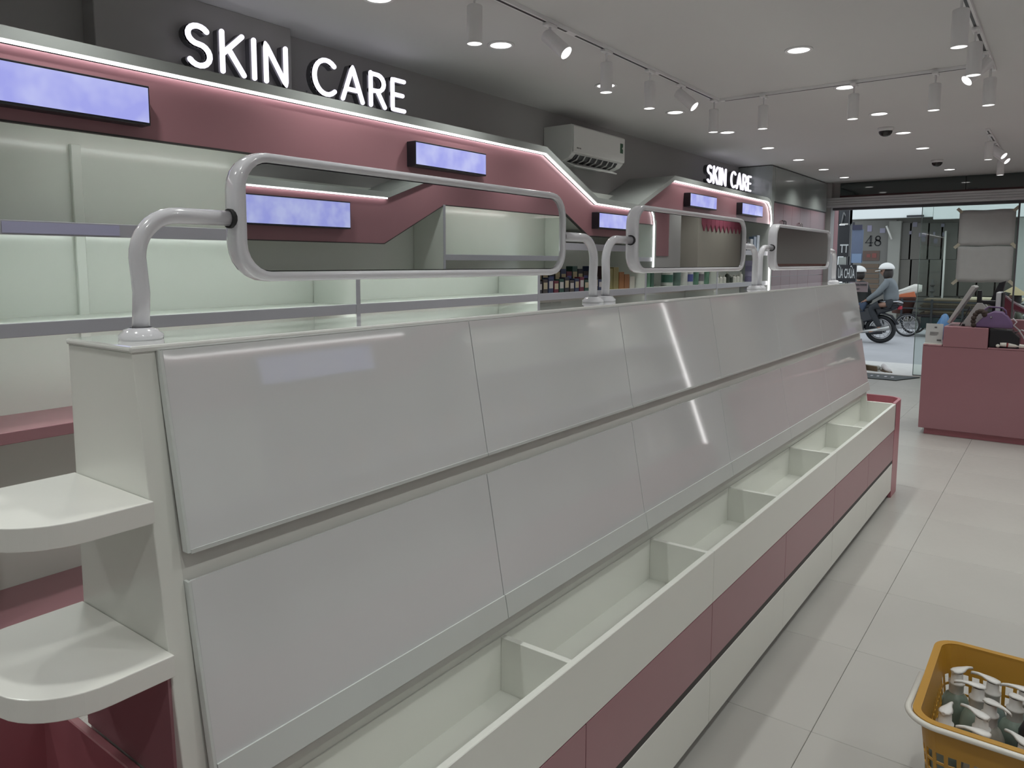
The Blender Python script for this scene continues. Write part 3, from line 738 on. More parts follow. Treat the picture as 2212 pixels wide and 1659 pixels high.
for k, (y, c, b2) in enumerate(((6.62,(0.50,0.52,0.50),(0.05,0.13,0.10)), (6.80,(0.10,0.16,0.14),None), (6.96,(0.55,0.57,0.55),None), (7.10,(0.55,0.57,0.58),(0.08,0.10,0.30)), (7.24,(0.10,0.22,0.16),None), (7.38,(0.55,0.56,0.55),(0.16,0.16,0.18)), (7.52,(0.12,0.25,0.18),None))):
    bottle(-2.99, y, ZS, 0.055, 0.19, c, (0.55,0.56,0.56) if k % 2 else (0.14,0.14,0.16),
           ('white bottle with dark green label, leftmost of the large bottles', 'dark grey green large bottle', 'plain white large bottle in the middle of the row', 'white large bottle with blue round label', 'deep green large bottle', 'white large bottle with dark grey label', 'green large bottle next to the shelf upright')[k] + ' under the middle mirror', G, b2)
G = 'small white bottles in the last bay'
for k in range(9):
    bottle(-2.97, 7.72 + k*0.105, ZS, 0.026, 0.085 if k % 4 else 0.12, (0.60,0.60,0.56) if k not in (4,5) else (0.04,0.05,0.04), (0.5,0.5,0.45), '%s small %s bottle in the row right of the last shelf upright' % (NTH[k], 'black' if k in (4, 5) else 'white'), G)
for k in range(4):
    carton(-2.95, 8.86, ZS + k*0.062, 0.16, 0.09, 0.060, (0.30,0.28,0.42) if k % 2 else (0.22,0.20,0.34), 'violet flat carton in the small stack beside the third mirror post, %s' % ('lowest', 'second from below', 'second from above', 'topmost')[k], 'stack of violet cartons', (0.04,0.04,0.06))
G = 'products on the upper shelf of the last bay'
for k, c in enumerate(((0.16,0.05,0.06), (0.05,0.05,0.07), (0.40,0.42,0.45), (0.10,0.16,0.26), (0.35,0.42,0.50))):
    carton(-2.98, 8.62 + k*0.115, 1.749, 0.09, 0.06, (0.12,0.10,0.14,0.17,0.19)[k], c, ('dark red', 'black', 'pale grey', 'dark blue', 'light blue')[k] + ' product box on the upper shelf near the rounded fascia end', G)
# right wall stock, visible as reflections in the slanted panels and mirrors
G = 'stock on the right wall shelves'
for lvl, z in ((0, 1.222), (1, 1.020)):
    for k in range(24):
        y = 2.8 + k*0.125
        if abs(y - 4.72) < 0.08 : continue
        carton(1.72, y, z, 0.09, 0.07, 0.13 + 0.03*((k*3) % 4), ((0.55,0.50,0.48), (0.50,0.40,0.34), (0.6,0.6,0.6), (0.35,0.30,0.34))[k % 4], '%s pale carton from the near end of %s stock row on the right wall' % (NTH[k], ('upper', 'lower')[lvl]), G)
bm = B(); box(bm, 0.25, 0.95, 11.35, 11.95, 0.0, 1.60, 0.03, 2); t = obj('storage_cabinet', bm, mat('brown_cabinet', (0.10,0.04,0.035), 0.5))
tag(setmesh_origin(t, (0.6, 11.65, 0)), 'dark brown cabinet by the front wall, seen only in the farthest mirror', 'cabinet')
for k in (0, 1):
    bm = B(); box(bm, -0.34+k*0.345, -0.01+k*0.345, -0.305, -0.299, 0.06, 1.55, 0.002); d = obj('door', bm, mat('brown_door', (0.11,0.045,0.04), 0.5), t)
# display reflection painted as a lavender strip on the first upper shelf edge
LAV = mat('lavender_reflection', (0.42, 0.42, 0.60), 0.4)
bm = B(); box(bm, -2.8775, -2.8765, 1.02, 1.42, 1.706, 1.745); t = obj('painted_reflection', bm, LAV)
tag(setmesh_origin(t, (-2.877, 1.2, 1.706)), 'painted lavender reflection of a display on the upper shelf edge at the far left', 'label')

# ------------------------------------------------------------------ cash counter
t = thing('cash_counter', 'dusty pink stepped cash counter right of the gondola near the entrance', 'counter', (-0.3, 8.3, 0))
YC = 8.0
bm = B(); box(bm, -1.035, 0.9, YC, YC+0.80, 0.06, 0.84, 0.004); obj('body', bm, PINK, t)
bm = B(); box(bm, -1.035, -0.88, YC-0.002, YC+0.80, 0.84, 0.853, 0.003); obj('low_top', bm, PINK, t)
bm = B(); box(bm, -0.875, -0.53, YC-0.004, YC+0.62, 0.84, 1.028, 0.004); obj('raised_block', bm, PINK, t)
bm = B(); box(bm, -0.528, 0.9, YC-0.002, YC+0.55, 0.84, 0.853, 0.003); obj('low_top', bm, PINK, t)
bm = B(); box(bm, -0.528, 0.9, YC+0.50, YC+0.62, 0.853, 1.08, 0.004); obj('customer_ledge', bm, PINK, t)
bm = B(); box(bm, -0.99, 0.88, YC+0.04, YC+0.53, 0.0, 0.06); obj('toe_kick', bm, PINKD, t)
# notice card standing on the low left top
t = thing('notice_card', 'grey printed notice card standing on the low left step of the cash counter', 'card', (-0.97, YC+0.05, 0.853))
bm = B(); box(bm, -1.025, -0.885, YC+0.04, YC+0.045, 0.853, 1.045, 0.001)
rot(bm, 'X', R(-6), (0, YC+0.04, 0.853)); obj('card', bm, PAPER, t)
bm = B(); box(bm, -1.03, -0.88, YC+0.015, YC+0.10, 0.8532, 0.861, 0.001); obj('stand', bm, OFFW, t)
for k, (a, b_, z, h) in enumerate(((-0.955,-0.935,1.005,0.012), (-0.99,-0.92,0.962,0.004), (-0.99,-0.92,0.950,0.004), (-0.99,-0.93,0.938,0.004), (-0.93,-0.895,0.885,0.014))):
    bm = B(); box(bm, a, b_, YC+0.0375, YC+0.0395, z, z+h); rot(bm, 'X', R(-6), (0, YC+0.04, 0.853)); obj('print_line', bm, SIGN_B, t)
# till computer: slanted screen seen edge on, wedge stand, rear customer display
GREY = mat('till_grey', (0.42, 0.41, 0.41), 0.4, vary=0.02)
t = thing('till_computer', 'grey touch screen till seen from the side with slanted screen on the counter', 'computer', (-0.62, 8.25, 1.028))
bm = B(); prism(bm, [(-0.760, 1.028), (-0.615, 1.028), (-0.560, 1.20), (-0.600, 1.245), (-0.640, 1.245)], 1, 8.12, 8.34, 0.004); obj('stand', bm, GREY, t)
bm = B(); prism(bm, [(-0.865, 1.06), (-0.845, 1.045), (-0.655, 1.385), (-0.668, 1.400), (-0.690, 1.400)], 1, 8.10, 8.40, 0.004); obj('touch_screen', bm, GREY, t)
bm = B(); prism(bm, [(-0.768, 1.032), (-0.762, 1.032), (-0.690, 1.20), (-0.696, 1.21)], 1, 8.118, 8.16); obj('black_edge', bm, BLACK, t)
bm = B(); box(bm, -0.645, -0.50, 8.14, 8.2, 1.235, 1.27, 0.004); box(bm, -0.645, -0.61, 8.14, 8.2, 1.26, 1.36, 0.004); obj('bracket', bm, BLACK, t)
bm = B(); lathe(bm, [(0,0),(0.012,0),(0.012,0.02),(0,0.022)], (-0.735, 8.11, 1.03), 12); obj('power_knob', bm, BLACK, t)
t = thing('customer_display', 'black tilted customer display behind the grey till', 'screen', (-0.53, 8.3, 1.03))
bm = B(); prism(bm, [(-0.575, 1.22), (-0.50, 1.18), (-0.455, 1.44), (-0.505, 1.425)], 1, 8.46, 8.58, 0.003); obj('panel', bm, BLACK, t)
bm = B(); prism(bm, [(-0.56, 1.028), (-0.535, 1.028), (-0.51, 1.24), (-0.54, 1.24)], 1, 8.50, 8.54); obj('post', bm, BLACK, t)
t = thing('monitor', 'pale computer monitor seen edge on behind the purple handbag', 'monitor', (-0.47, 8.22, 1.03))
bm = B(); box(bm, -0.500, -0.462, 8.12, 8.42, 1.10, 1.345, 0.005); obj('housing', bm, mat('monitor_white', (0.50,0.51,0.54), 0.35), t)
bm = B(); box(bm, -0.4615, -0.448, 8.125, 8.415, 1.105, 1.34, 0.002); obj('screen_panel', bm, BLACK, t)
bm = B(); tube(bm, [(-0.48, 8.2, 1.03), (-0.48, 8.2, 1.15)], 0.012, 8); obj('post', bm, GREY, t)
# purple handbag
t = thing('handbag', 'purple leather handbag on the raised block of the cash counter', 'bag', (-0.46, 8.06, 1.028))
PUR = mat('purple_leather', (0.15, 0.09, 0.20), 0.45, vary=0.1, scale=20, bump=0.2)
bm = B()
prof = [(-0.630,1.03), (-0.640,1.05), (-0.60,1.10), (-0.55,1.155), (-0.50,1.180), (-0.44,1.175), (-0.40,1.14), (-0.365,1.085), (-0.352,1.04), (-0.362,1.03)]
prism(bm, prof, 1, 8.02, 8.13, 0.012); obj('bag_body', bm, PUR, t, True)
bm = B(); tube(bm, [(-0.575, 8.06, 1.12), (-0.570, 8.05, 1.19), (-0.545, 8.05, 1.215), (-0.50, 8.05, 1.215), (-0.44, 8.05, 1.21), (-0.415, 8.05, 1.185), (-0.405, 8.06, 1.12)], 0.007, 8); obj('strap', bm, PUR, t)
bm = B(); lathe(bm, [(0,0),(0.008,0),(0.008,0.012),(0,0.012)], (-0.52, 8.018, 1.12), 10); obj('clasp', bm, STEEL, t)
# fluffy brown charm
t = bm = B()
for k in range(9):
    a = k/8*PI*1.2
    bmesh.ops.create_icosphere(bm, subdivisions=2, radius=0.022, matrix=Matrix.Translation((-0.605+0.035*math.cos(a)-0.015*k/8, 8.03+random.uniform(-.008,.008), 1.145+0.055*math.sin(a)-k*0.008)))
o = obj('fur_charm', bm, mat('brown_fur', (0.05,0.035,0.03), 0.9, bump=1.0, scale=60), None, True); tag(setmesh_origin(o, (-0.6, 8.03, 1.03)), 'dark brown fluffy charm hanging beside the purple handbag', 'charm')
# black printer, paper roll, plush roll, cables
t = thing('receipt_printer', 'black receipt printer on the low right top of the counter', 'printer', (-0.42, 8.1, 0.853))
bm = B(); prism(bm, [(-0.525,0.854), (-0.30,0.854), (-0.30,0.95), (-0.36,1.01), (-0.525,1.018)], 1, 8.03, 8.26, 0.006); obj('casing', bm, BLACK, t)
bm = B(); box(bm, -0.50, -0.40, 8.05, 8.07, 1.016, 1.022); obj('paper_slot', bm, GREY, t)
t = thing('paper_roll', 'white roll lying on the counter in front of the black printer', 'roll', (-0.33, 8.0, 0.853))
bm = B(); tube(bm, [(-0.385, 8.035, 0.882), (-0.20, 8.07, 0.868)], 0.020, 14); obj('roll', bm, OFFW, t)
bm = B(); tube(bm, [(-0.392, 8.034, 0.883), (-0.383, 8.036, 0.882)], 0.0215, 14); obj('red_band', bm, pm((0.30,0.03,0.04)), t)
bm = B(); tube(bm, [(-0.44, 8.03, 0.884), (-0.393, 8.034, 0.884)], [0.017, 0.021], 12); obj('end_cap', bm, OFFW, t)
bm = B(); bmesh.ops.create_icosphere(bm, subdivisions=2, radius=0.016, matrix=Matrix.Translation((-0.455, 8.02, 0.872))); o = obj('cotton_ball', bm, OFFW, None, True); tag(setmesh_origin(o, (-0.455, 8.02, 0.872)), 'small pale ball on the counter beside the white roll', 'ball')
CABM = mat('cable_grey', (0.42,0.40,0.42), 0.5)
for k, pts in enumerate(([(-0.36,8.06,1.12),(-0.33,8.04,1.09),(-0.35,8.03,1.06),(-0.31,8.03,1.02),(-0.27,8.04,0.95),(-0.24,8.05,0.90),(-0.21,8.06,0.862)], [(-0.34,8.10,0.99),(-0.29,8.06,1.02),(-0.24,8.06,0.99),(-0.19,8.07,0.93),(-0.14,8.08,0.862)])):
    bm = B(); tube(bm, pts, 0.006, 8); o = obj('cable', bm, CABM); tag(setmesh_origin(o, pts[-1]), ('grey cable looping down from the handbag onto the counter', 'grey cable curving over the black printer')[k], 'cable')
# blue plastic bag on the counter's rear edge
bm = B(); lathe(bm, [(0,0),(0.085,0.0),(0.088,0.06),(0.078,0.13),(0.050,0.19),(0.028,0.235),(0.012,0.25),(0,0.252)], (-0.945, 8.66, 0.8535), 14)
for v in bm.verts: v.co += Vector((random.uniform(-.006,.006), random.uniform(-.006,.006), random.uniform(-.004,.004)))
o = obj('plastic_bag', bm, mat('blue_bag', (0.09,0.24,0.50), 0.3), None, True); tag(setmesh_origin(o, (-0.945, 8.66, 0.853)), 'bright blue crumpled bag on counter behind the notice card', 'bag')

# ------------------------------------------------------------------ entrance: glass, papers, threshold
t = thing('glass_pane', 'large fixed glass pane at the right of the entrance with papers taped on', 'glass pane', (-0.4, YF, 0))
bm = B(); box(bm, -1.66, -0.565, YF-0.006, YF+0.006, 0.02, 2.39); obj('pane', bm, GLASS, t)
bm = B(); box(bm, -0.545, -0.305, YF-0.006, YF+0.006, 0.02, 2.39); obj('pane', bm, GLASS, t)
bm = B(); box(bm, -0.565, -0.545, YF-0.02, YF+0.02, 0.0, 2.39); obj('mullion', bm, mat('mullion', (0.12,0.12,0.13), 0.4), t)
bm = B(); box(bm, -1.668, -1.660, YF-0.008, YF+0.008, 0.0, 2.39); obj('glass_edge', bm, mat('glass_edge_green', (0.25,0.33,0.31), 0.2), t)
bm = B(); box(bm, -1.66, -0.305, YF-0.02, YF+0.02, 0.0, 0.03); obj('bottom_channel', bm, STEEL, t)
for k, (z0, z1, lab) in enumerate(((1.842, 2.318, 'large grey paper sheet taped to the glass, upper of the two'), (1.352, 1.832, 'large grey paper sheet taped to the glass, lower of the two'))):
    t = thing('paper_sheet', lab, 'paper', (-0.90, YF-0.012, z0))
    bm = B(); n = 10
    g = [[bm.verts.new((-1.215+0.63*i/n, YF-0.0105-0.006*abs(math.sin(i*1.3+j+k)), z0+(z1-z0)*j/8 + 0.004*math.sin(i+k))) for j in range(9)] for i in range(n+1)]
    for i in range(n):
        for j in range(8): bm.faces.new([g[i][j], g[i+1][j], g[i+1][j+1], g[i][j+1]])
    o = obj('sheet', bm, PAPER, t, True); md = o.modifiers.new('s', 'SOLIDIFY'); md.thickness = 0.0008; md.offset = 1
    for xx, zz in ((-1.225, z0+0.0), (-0.585, z0+0.0)) + (((-1.215, z1), (-0.585, z1)) if k == 0 else ()):
        bm = B(); box(bm, xx-0.04, xx+0.04, YF-0.0195, YF-0.0185, zz-0.02, zz+0.02); rot(bm, 'Y', R(45 if (xx < -0.9) == (zz > z0+0.1) else -45), (xx, YF, zz)); obj('tape', bm, TAPE, t)
t = thing('threshold_strip', 'black strip with white beads across the entrance floor', 'threshold', (-2.2, YF-0.15, 0))
bm = B(); prism(bm, [(-2.76, YF-0.60), (-1.78, YF-0.60), (-1.56, YF-0.10), (-2.76, YF-0.10)], 2, 0.0, 0.012, 0.002); obj('mat', bm, mat('black_mat', (0.015,0.022,0.025), 0.5), t)
WB = mat('white_marks', (0.55,0.54,0.6), 0.5)
for k in range(10):
    x = -2.66 + k*0.085 + random.uniform(-.012,.012)
    bm = B(); box(bm, x, x+random.uniform(.018,.04), YF-0.37, YF-0.29, 0.0118, 0.0138, 0.001); obj('white_mark', bm, WB, t)
bm = B(); box(bm, XL, XR, YF-0.06, YF+0.10, -0.002, 0.016, 0.003); struct('trim_1', bm, mat('sill_white', (0.62,0.61,0.60), 0.35))

# shoes on the step
def shoe(x, y, rz, side, lab, col):
    t = thing('shoe', lab, 'shoe', (x, y, 0.0), None, rz, local=True)
    bm = B()
    secs = [(-0.13, 0.030, 0.075), (-0.10, 0.038, 0.10), (-0.04, 0.036, 0.085), (0.03, 0.042, 0.055), (0.09, 0.044, 0.045), (0.13, 0.034, 0.036), (0.145, 0.012, 0.022)]
    rings = []
    for px, hw, h in secs:
        rings.append([bm.verts.new((px, hw*math.cos(a), 0.015 + h*(0.5+0.5*math.sin(a)))) for a in [2*PI*q/12 for q in range(12)]])
    for a, b_ in zip(rings, rings[1:]):
        for q in range(12): bm.faces.new([a[q], a[(q+1)%12], b_[(q+1)%12], b_[q]])
    bm.faces.new(rings[0]); bm.faces.new(list(reversed(rings[-1])))
    if side: rot(bm, 'X', R(80), (0,0,0.04))
    obj('upper', bm, col, t, True)
    bm = B(); box(bm, -0.135, 0.14, -0.042, 0.042, 0.0, 0.02, 0.006)
    if side: rot(bm, 'X', R(80), (0,0,0.04))
    obj('sole', bm, mat('sole_tan', (0.18,0.13,0.08), 0.7), t)
shoe(-2.27, 12.40, R(150), True, 'pale shoe lying on its side with brown sole outside the threshold', mat('shoe_grey', (0.40,0.40,0.36), 0.6))
shoe(-2.06, 12.36, R(-60), False, 'white shoe standing on the step beside the tipped one', mat('shoe_white', (0.66,0.64,0.63), 0.6))
shoe(-2.47, 12.36, R(185), False, 'dark olive shoe at the left on the entrance step', mat('shoe_olive', (0.06,0.05,0.03), 0.7))
shoe(-1.50, 12.42, R(100), False, 'black shoe at right on the step beside the counter edge', BLACK)

# ------------------------------------------------------------------ outside
bm = B(); box(bm, -14, 12, YF+0.10, 13.6, -0.10, -0.002); o = struct('floor_outside_pavement', bm, PAVE)
bm = B(); box(bm, -24, 16, 13.6, 21.0, -0.12, -0.01); struct('floor_street', bm, ROAD)
bm = B(); box(bm, -24, 16, 21.0, 23.4, -0.12, 0.04); struct('floor_far_pavement', bm, mat('far_pave', (0.20,0.20,0.20), 0.85))

# projection helper: world point on the plane Y=const seen at photograph pixel (px, py)
_cr, _cp, _cy = R(-37.617), R(-5.980), 0
_fw = Vector((math.sin(_cr)*math.cos(_cp), math.cos(_cr)*math.cos(_cp), math.sin(_cp)))
_rt = Vector((math.cos(_cr), -math.sin(_cr), 0)); _up = _rt.cross(_fw)
def at(px, py, Y):
    d = _fw + _rt*((px-1057.7)/1614.5) - _up*((py-739.1)/1614.5)
    k = Y / d.y
    return Vector((d.x*k, Y, 1.6 + d.z*k))

# facade opposite
YO = 23.0
FAC = mat('facade_stone', (0.165, 0.16, 0.145), 0.7, vary=0.1, scale=1.2)
FACD = mat('facade_brown_glass', (0.085, 0.080, 0.066), 0.35, vary=0.15, scale=0.7)
t = thing('building', 'grey brown shop building across the street with number 48 on its wall', 'building', (-4, YO, 0))
def quad(px0, py0, px1, py1, Y, th, name, m, parent, bev=0.0):
    a, b_ = at(px0, py0, Y), at(px1, py1, Y)
    bm = B(); box(bm, a.x, b_.x, Y, Y+th, max(b_.z, 0.0) if py1 > 700 else b_.z, a.z, bev); return obj(name, bm, m, parent)
bm = B(); a = at(1841, 420, YO); b_ = at(2290, 420, YO); box(bm, a.x, b_.x, YO+0.1, YO+0.6, 0.04, 7.0); obj('wall', bm, FACD, t)
quad(1842, 478, 1921, 760, YO, 0.1, 'stone_panel', FAC, t)
quad(1921, 478, 1931, 760, YO-0.10, 0.2, 'pilaster', mat('pilaster', (0.27,0.27,0.24), 0.7), t)
quad(2203, 470, 2290, 760, YO-0.05, 0.15, 'pale_wall', mat('pale_wall', (0.48,0.50,0.46), 0.7), t)
# glass front panels (separate pieces)
edx = [1932, 1966, 2005, 2034, 2070, 2110, 2150, 2196]
for k, (a_, b2) in enumerate(zip(edx, edx[1:])):
    for z0, z1 in ((482, 560), (561, 640), (641, 720)):
        quad(a_+0.6, z0, b2-0.6, z1, YO+0.02, 0.06, 'shutter_panel', (FACD, mat('facade_panel_b', (0.10,0.093,0.075), 0.3, vary=0.2, scale=0.8))[(k + z0) % 2] if k < 2 else FACD, t)
# white fascia board, lit by the sky
FB = mat('white_signboard', (0.80, 0.84, 0.82), 0.6, vary=0.03, scale=1.0)
for a_, b2 in ((1843, 2019), (2019.6, 2290)):
    A = at(a_, 405, YO-0.9); C = at(b2, 405, YO-0.9); z0 = at(a_, 474, YO-0.9).z
    bm = B(); box(bm, A.x, C.x, YO-0.9, YO-0.75, z0, z0+2.4, 0.01); obj('white_fascia', bm, FB, t)
a = at(1969, 465, YO-0.95); bm = B(); box(bm, a.x-0.10, a.x+0.28, YO-1.0, YO-0.92, a.z-0.05, a.z+0.0); obj('black_bracket', bm, BLACK, t)
# number 48: serif style strokes
INK = mat('ink', (0.02,0.02,0.02), 0.6)
def strokes(bm, lst, ox_, oz, h, r, Y):
    for st in lst:
        P = [(ox_ + p[0]*h, oz + p[1]*h) for p in st]
        for (a, b_) in zip(P, P[1:]):
            d = Vector((b_[0]-a[0], b_[1]-a[1])); L = d.length
            if L < 1e-6: continue
            nn = Vector((-d.y, d.x)).normalized()*r; e = d.normalized()*r*0.6
            prism(bm, [(a[0]-e.x+nn.x, a[1]-e.y+nn.y), (a[0]-e.x-nn.x, a[1]-e.y-nn.y), (b_[0]+e.x-nn.x, b_[1]+e.y-nn.y), (b_[0]+e.x+nn.x, b_[1]+e.y+nn.y)], 1, Y-0.012, Y)
o48 = at(1869, 531, YO); h48 = at(1869, 510, YO).z - o48.z
bm = B(); r_ = h48*0.045
strokes(bm, [[(0.36,0.0),(0.62,0.0)], [(0.02,0.30),(0.70,0.30)]], o48.x, o48.z, h48, r_*0.8, YO)
strokes(bm, [[(0.50,0.0),(0.50,1.0)]], o48.x, o48.z, h48, r_*1.9, YO)
strokes(bm, [[(0.48,1.0),(0.02,0.30)]], o48.x, o48.z, h48, r_*0.7, YO)
obj('numeral', bm, INK, t)
bm = B()
strokes(bm, [arcp(0.30,0.75,0.21,0.22,0,360,14), arcp(0.30,0.27,0.27,0.27,0,360,14)], o48.x+0.86*h48, o48.z, h48, r_*1.0, YO)
strokes(bm, [[(0.12,0.64),(0.46,0.42)]], o48.x+0.86*h48, o48.z, h48, r_*1.8, YO)
obj('numeral', bm, INK, t)
# small stickers and brown sign on the stone
quad(1874, 487, 1883, 500, YO-0.01, 0.01, 'notice', mat('lavender_paper', (0.28,0.26,0.36), 0.6), t)
quad(1901, 493, 1912, 503, YO-0.01, 0.01, 'notice', mat('lavender_paper2', (0.28,0.27,0.34), 0.6), t)
quad(1931, 525, 1938, 532, YO-0.005, 0.01, 'notice', mat('lavender_paper3', (0.20,0.19,0.30), 0.6), t)
for q in ((1964,499,1969,506),(1985,503,2001,511),(2016,501,2020,508),(2036,502,2041,510),(1972,480,1981,490),(2033,483,2040,490)):
    quad(q[0], q[1], q[2], q[3], YO-0.005, 0.01, 'notice', mat('dim_notice', (0.19,0.18,0.22), 0.6), t)
quad(1864, 542, 1899, 563, YO-0.02, 0.02, 'sign_plate', mat('brown_plate', (0.11,0.07,0.055), 0.6), t)
quad(1872, 549, 1880, 556, YO-0.026, 0.005, 'sign_lettering', mat('dull_red', (0.20,0.06,0.05), 0.6), t)
quad(1884, 547, 1893, 557, YO-0.026, 0.005, 'sign_lettering', mat('dull_red2', (0.20,0.06,0.05), 0.6), t)
for k in range(6): quad(1860, 570+k*11, 1898, 579+k*11, YO-0.02, 0.02, 'wood_slat', mat('brown_slat', (0.13,0.09,0.06), 0.6), t)
# light bars hanging in front of the facade
for nm, p, q, lab in (('pole', (1915, 488), (1926, 517), 'short slanted pale rod on the facade beside the number 48'), ('pole', (2043, 499), (2036, 632), 'long thin pale pole standing against the brown facade')):
    a, b_ = at(*p, YO-0.2), at(*q, YO-0.2)
    if nm and q[1] > 600: b_ = Vector((b_.x, b_.y, 0.04))
    bm = B(); tube(bm, [a, b_], 0.025, 8); o = obj('pole', bm, OFFW); tag(setmesh_origin(o, b_), lab, 'pole')
a = at(2015, 603, 21.6); bm = B(); tube(bm, [(a.x, 21.6, 0.04), (a.x, 21.6, a.z)], 0.03, 8)
for k in range(6): tube(bm, [(a.x, 21.6, a.z-0.1-k*0.16), (a.x, 21.6, a.z-0.17-k*0.16)], 0.055, 8)
o = obj('chain_post', bm, mat('post_dark', (0.05,0.05,0.045), 0.6)); tag(setmesh_origin(o, (a.x, 21.6, 0.04)), 'dark ringed post standing behind the cardboard cart', 'post')

# signs at the left of the entrance, outdoors
YS = 14.2
bm = B(); a = at(1797, 460, 12.45); b_ = at(1812, 460, 12.45); box(bm, a.x-0.02, b_.x+0.0, 12.20, 12.45, 0, 2.75, 0.004); o = obj('red_pillar', bm, mat('red_pillar', (0.26,0.075,0.085), 0.5)); tag(setmesh_origin(o, (a.x, 12.3, 0)), 'narrow dull red pillar just outside the entrance', 'pillar')
t = thing('sign_board', 'black shop sign board with white letters reading ỬA CHỮA left of the riders', 'sign', (at(1828, 600, YS).x, YS, 0))
BS = mat('sign_black', (0.008,0.009,0.012), 0.4)
quad(1812, 487, 1833, 554, YS, 0.06, 'upper_board', BS, t)
quad(1811, 555, 1826, 572, YS-0.01, 0.06, 'pale_board', mat('pale_board', (0.28,0.30,0.28), 0.5), t)
quad(1808, 572, 1848, 609, YS-0.03, 0.06, 'lower_board', BS, t)
quad(1815, 483, 1831, 485.5, YS-0.03, 0.03, 'white_rail', OFFW, t)
bm = B(); a = at(1822, 600, YS); box(bm, a.x-0.03, a.x+0.03, YS+0.06, YS+0.12, 0, 2.9); obj('post', bm, BLACK, t)
def text(s, px0, py_bot, py_top, width_px, Y, m, parent, name='lettering'):
    cu = bpy.data.curves.new(name, 'FONT'); cu.body = s; cu.extrude = 0.004; cu.offset = 0.012
    o = bpy.data.objects.new(name, cu); COL.objects.link(o)
    bpy.context.view_layer.update()
    dg = bpy.context.evaluated_depsgraph_get()
    me = bpy.data.meshes.new_from_object(o.evaluated_get(dg))
    bpy.data.objects.remove(o)
    xs = [v.co.x for v in me.vertices]; ysv = [v.co.y for v in me.vertices]
    A = at(px0, py_bot, Y); Bp = at(px0+width_px, py_bot, Y); T = at(px0, py_top, Y)
    w0, h0 = max(xs)-min(xs), max(ysv)-min(ysv)
    sx_, sz_ = (Bp.x-A.x)/w0, (T.z-A.z)/h0
    for v in me.vertices:
        v.co = Vector((A.x + (v.co.x-min(xs))*sx_, Y - v.co.z*1.0, A.z + (v.co.y-min(ysv))*sz_))
    me.materials.clear(); me.materials.append(m)
    o2 = bpy.data.objects.new(name, me); COL.objects.link(o2); o2.parent = parent; o2.location = -Vector(parent.location)
    return o2
WL = mat('white_lettering', (0.52,0.54,0.54), 0.5)
text('ỬA CHỮA', 1810, 601, 573, 36, YS-0.035, WL, t)
text('TT', 1814, 546, 528, 18, YS-0.004, WL, t)
t = thing('banner', 'blue vertical banner hanging left of the number 48 wall', 'banner', (at(1850, 560, 17.5).x, 17.5, 0))
quad(1841, 496, 1862, 567, 17.5, 0.02, 'cloth', mat('banner_blue', (0.10,0.125,0.19), 0.6, vary=0.25, scale=2.5), t)
quad(1842, 486, 1862, 496, 17.48, 0.05, 'header', mat('banner_dark', (0.03,0.03,0.06), 0.6), t)
quad(1840, 548, 1860, 568, 17.47, 0.02, 'light_print', mat('banner_light', (0.17,0.24,0.36), 0.6), t)
bm = B(); a = at(1839, 560, 17.5); tube(bm, [(a.x, 17.55, -0.01), (a.x, 17.55, at(1839,480,17.5).z)], 0.03, 8); obj('pole', bm, BLACK, t)
t = thing('steel_frame', 'dark steel frame with braces above the black sign board', 'frame', (at(1822, 470, 14.4).x, 14.4, 0))
FRM = mat('frame_dark', (0.03,0.035,0.04), 0.5)
a, b_ = at(1806, 440, 14.4), at(1841, 440, 14.4)
bm = B(); box(bm, a.x, b_.x, 14.40, 14.46, at(1820,484,14.4).z, 3.4); obj('dark_panel', bm, FRM, t)
for p, q in (((1818,484),(1823,458)), ((1823,458),(1834,480)), ((1829,484),(1829,452))):
    bm = B(); tube(bm, [at(*p, 14.37), at(*q, 14.37)], 0.012, 6); obj('brace', bm, mat('brace_pale', (0.20,0.20,0.20), 0.5), t)
for xx in (a.x+0.03, b_.x-0.03):
    bm = B(); box(bm, xx-0.03, xx+0.03, 14.40, 14.46, -0.002, 3.4); obj('post', bm, FRM, t)
# pinkish notice sticker board at the entrance (stands on post beside the gondola end in view)
t = thing('notice_board', 'small pale pink notice board in front of the first rider', 'sign', (at(1857, 640, 13.0).x, 13.0, 0))
quad(1836, 609, 1873.5, 631, 13.0, 0.02, 'board', mat('pale_pink_board', (0.36,0.30,0.31), 0.6), t)
for k, (a_, b2) in enumerate(((1842, 1846), (1848, 1856), (1858, 1872))): quad(a_, 613.5, b2, 617, 12.99, 0.005, 'print_line', SIGN_B, t)
quad(1842, 623, 1856, 625.5, 12.99, 0.005, 'print_line', SIGN_B, t)
bm = B(); a = at(1841, 620, 13.0); tube(bm, [(a.x, 13.04, 0.0), (a.x, 13.04, a.z)], 0.012, 8); tube(bm, [(a.x, 13.04, 0.0), (a.x, 13.04, 0.012)], 0.12, 14); obj('post', bm, STEEL, t)
# grey street block visible right of the gondola end
bm = B(); a = at(1858, 768, 12.9); box(bm, a.x-0.45, a.x+0.06, 12.9, 12.98, 0.0, 0.09, 0.01); rot(bm, 'Y', R(-9), (a.x, 12.9, 0.05)); o = obj('ramp_edge', bm, mat('ramp_grey', (0.30,0.28,0.28), 0.7)); tag(setmesh_origin(o, (a.x, 12.9, 0)), 'grey ramp edge on the pavement beyond the gondola end', 'ramp')

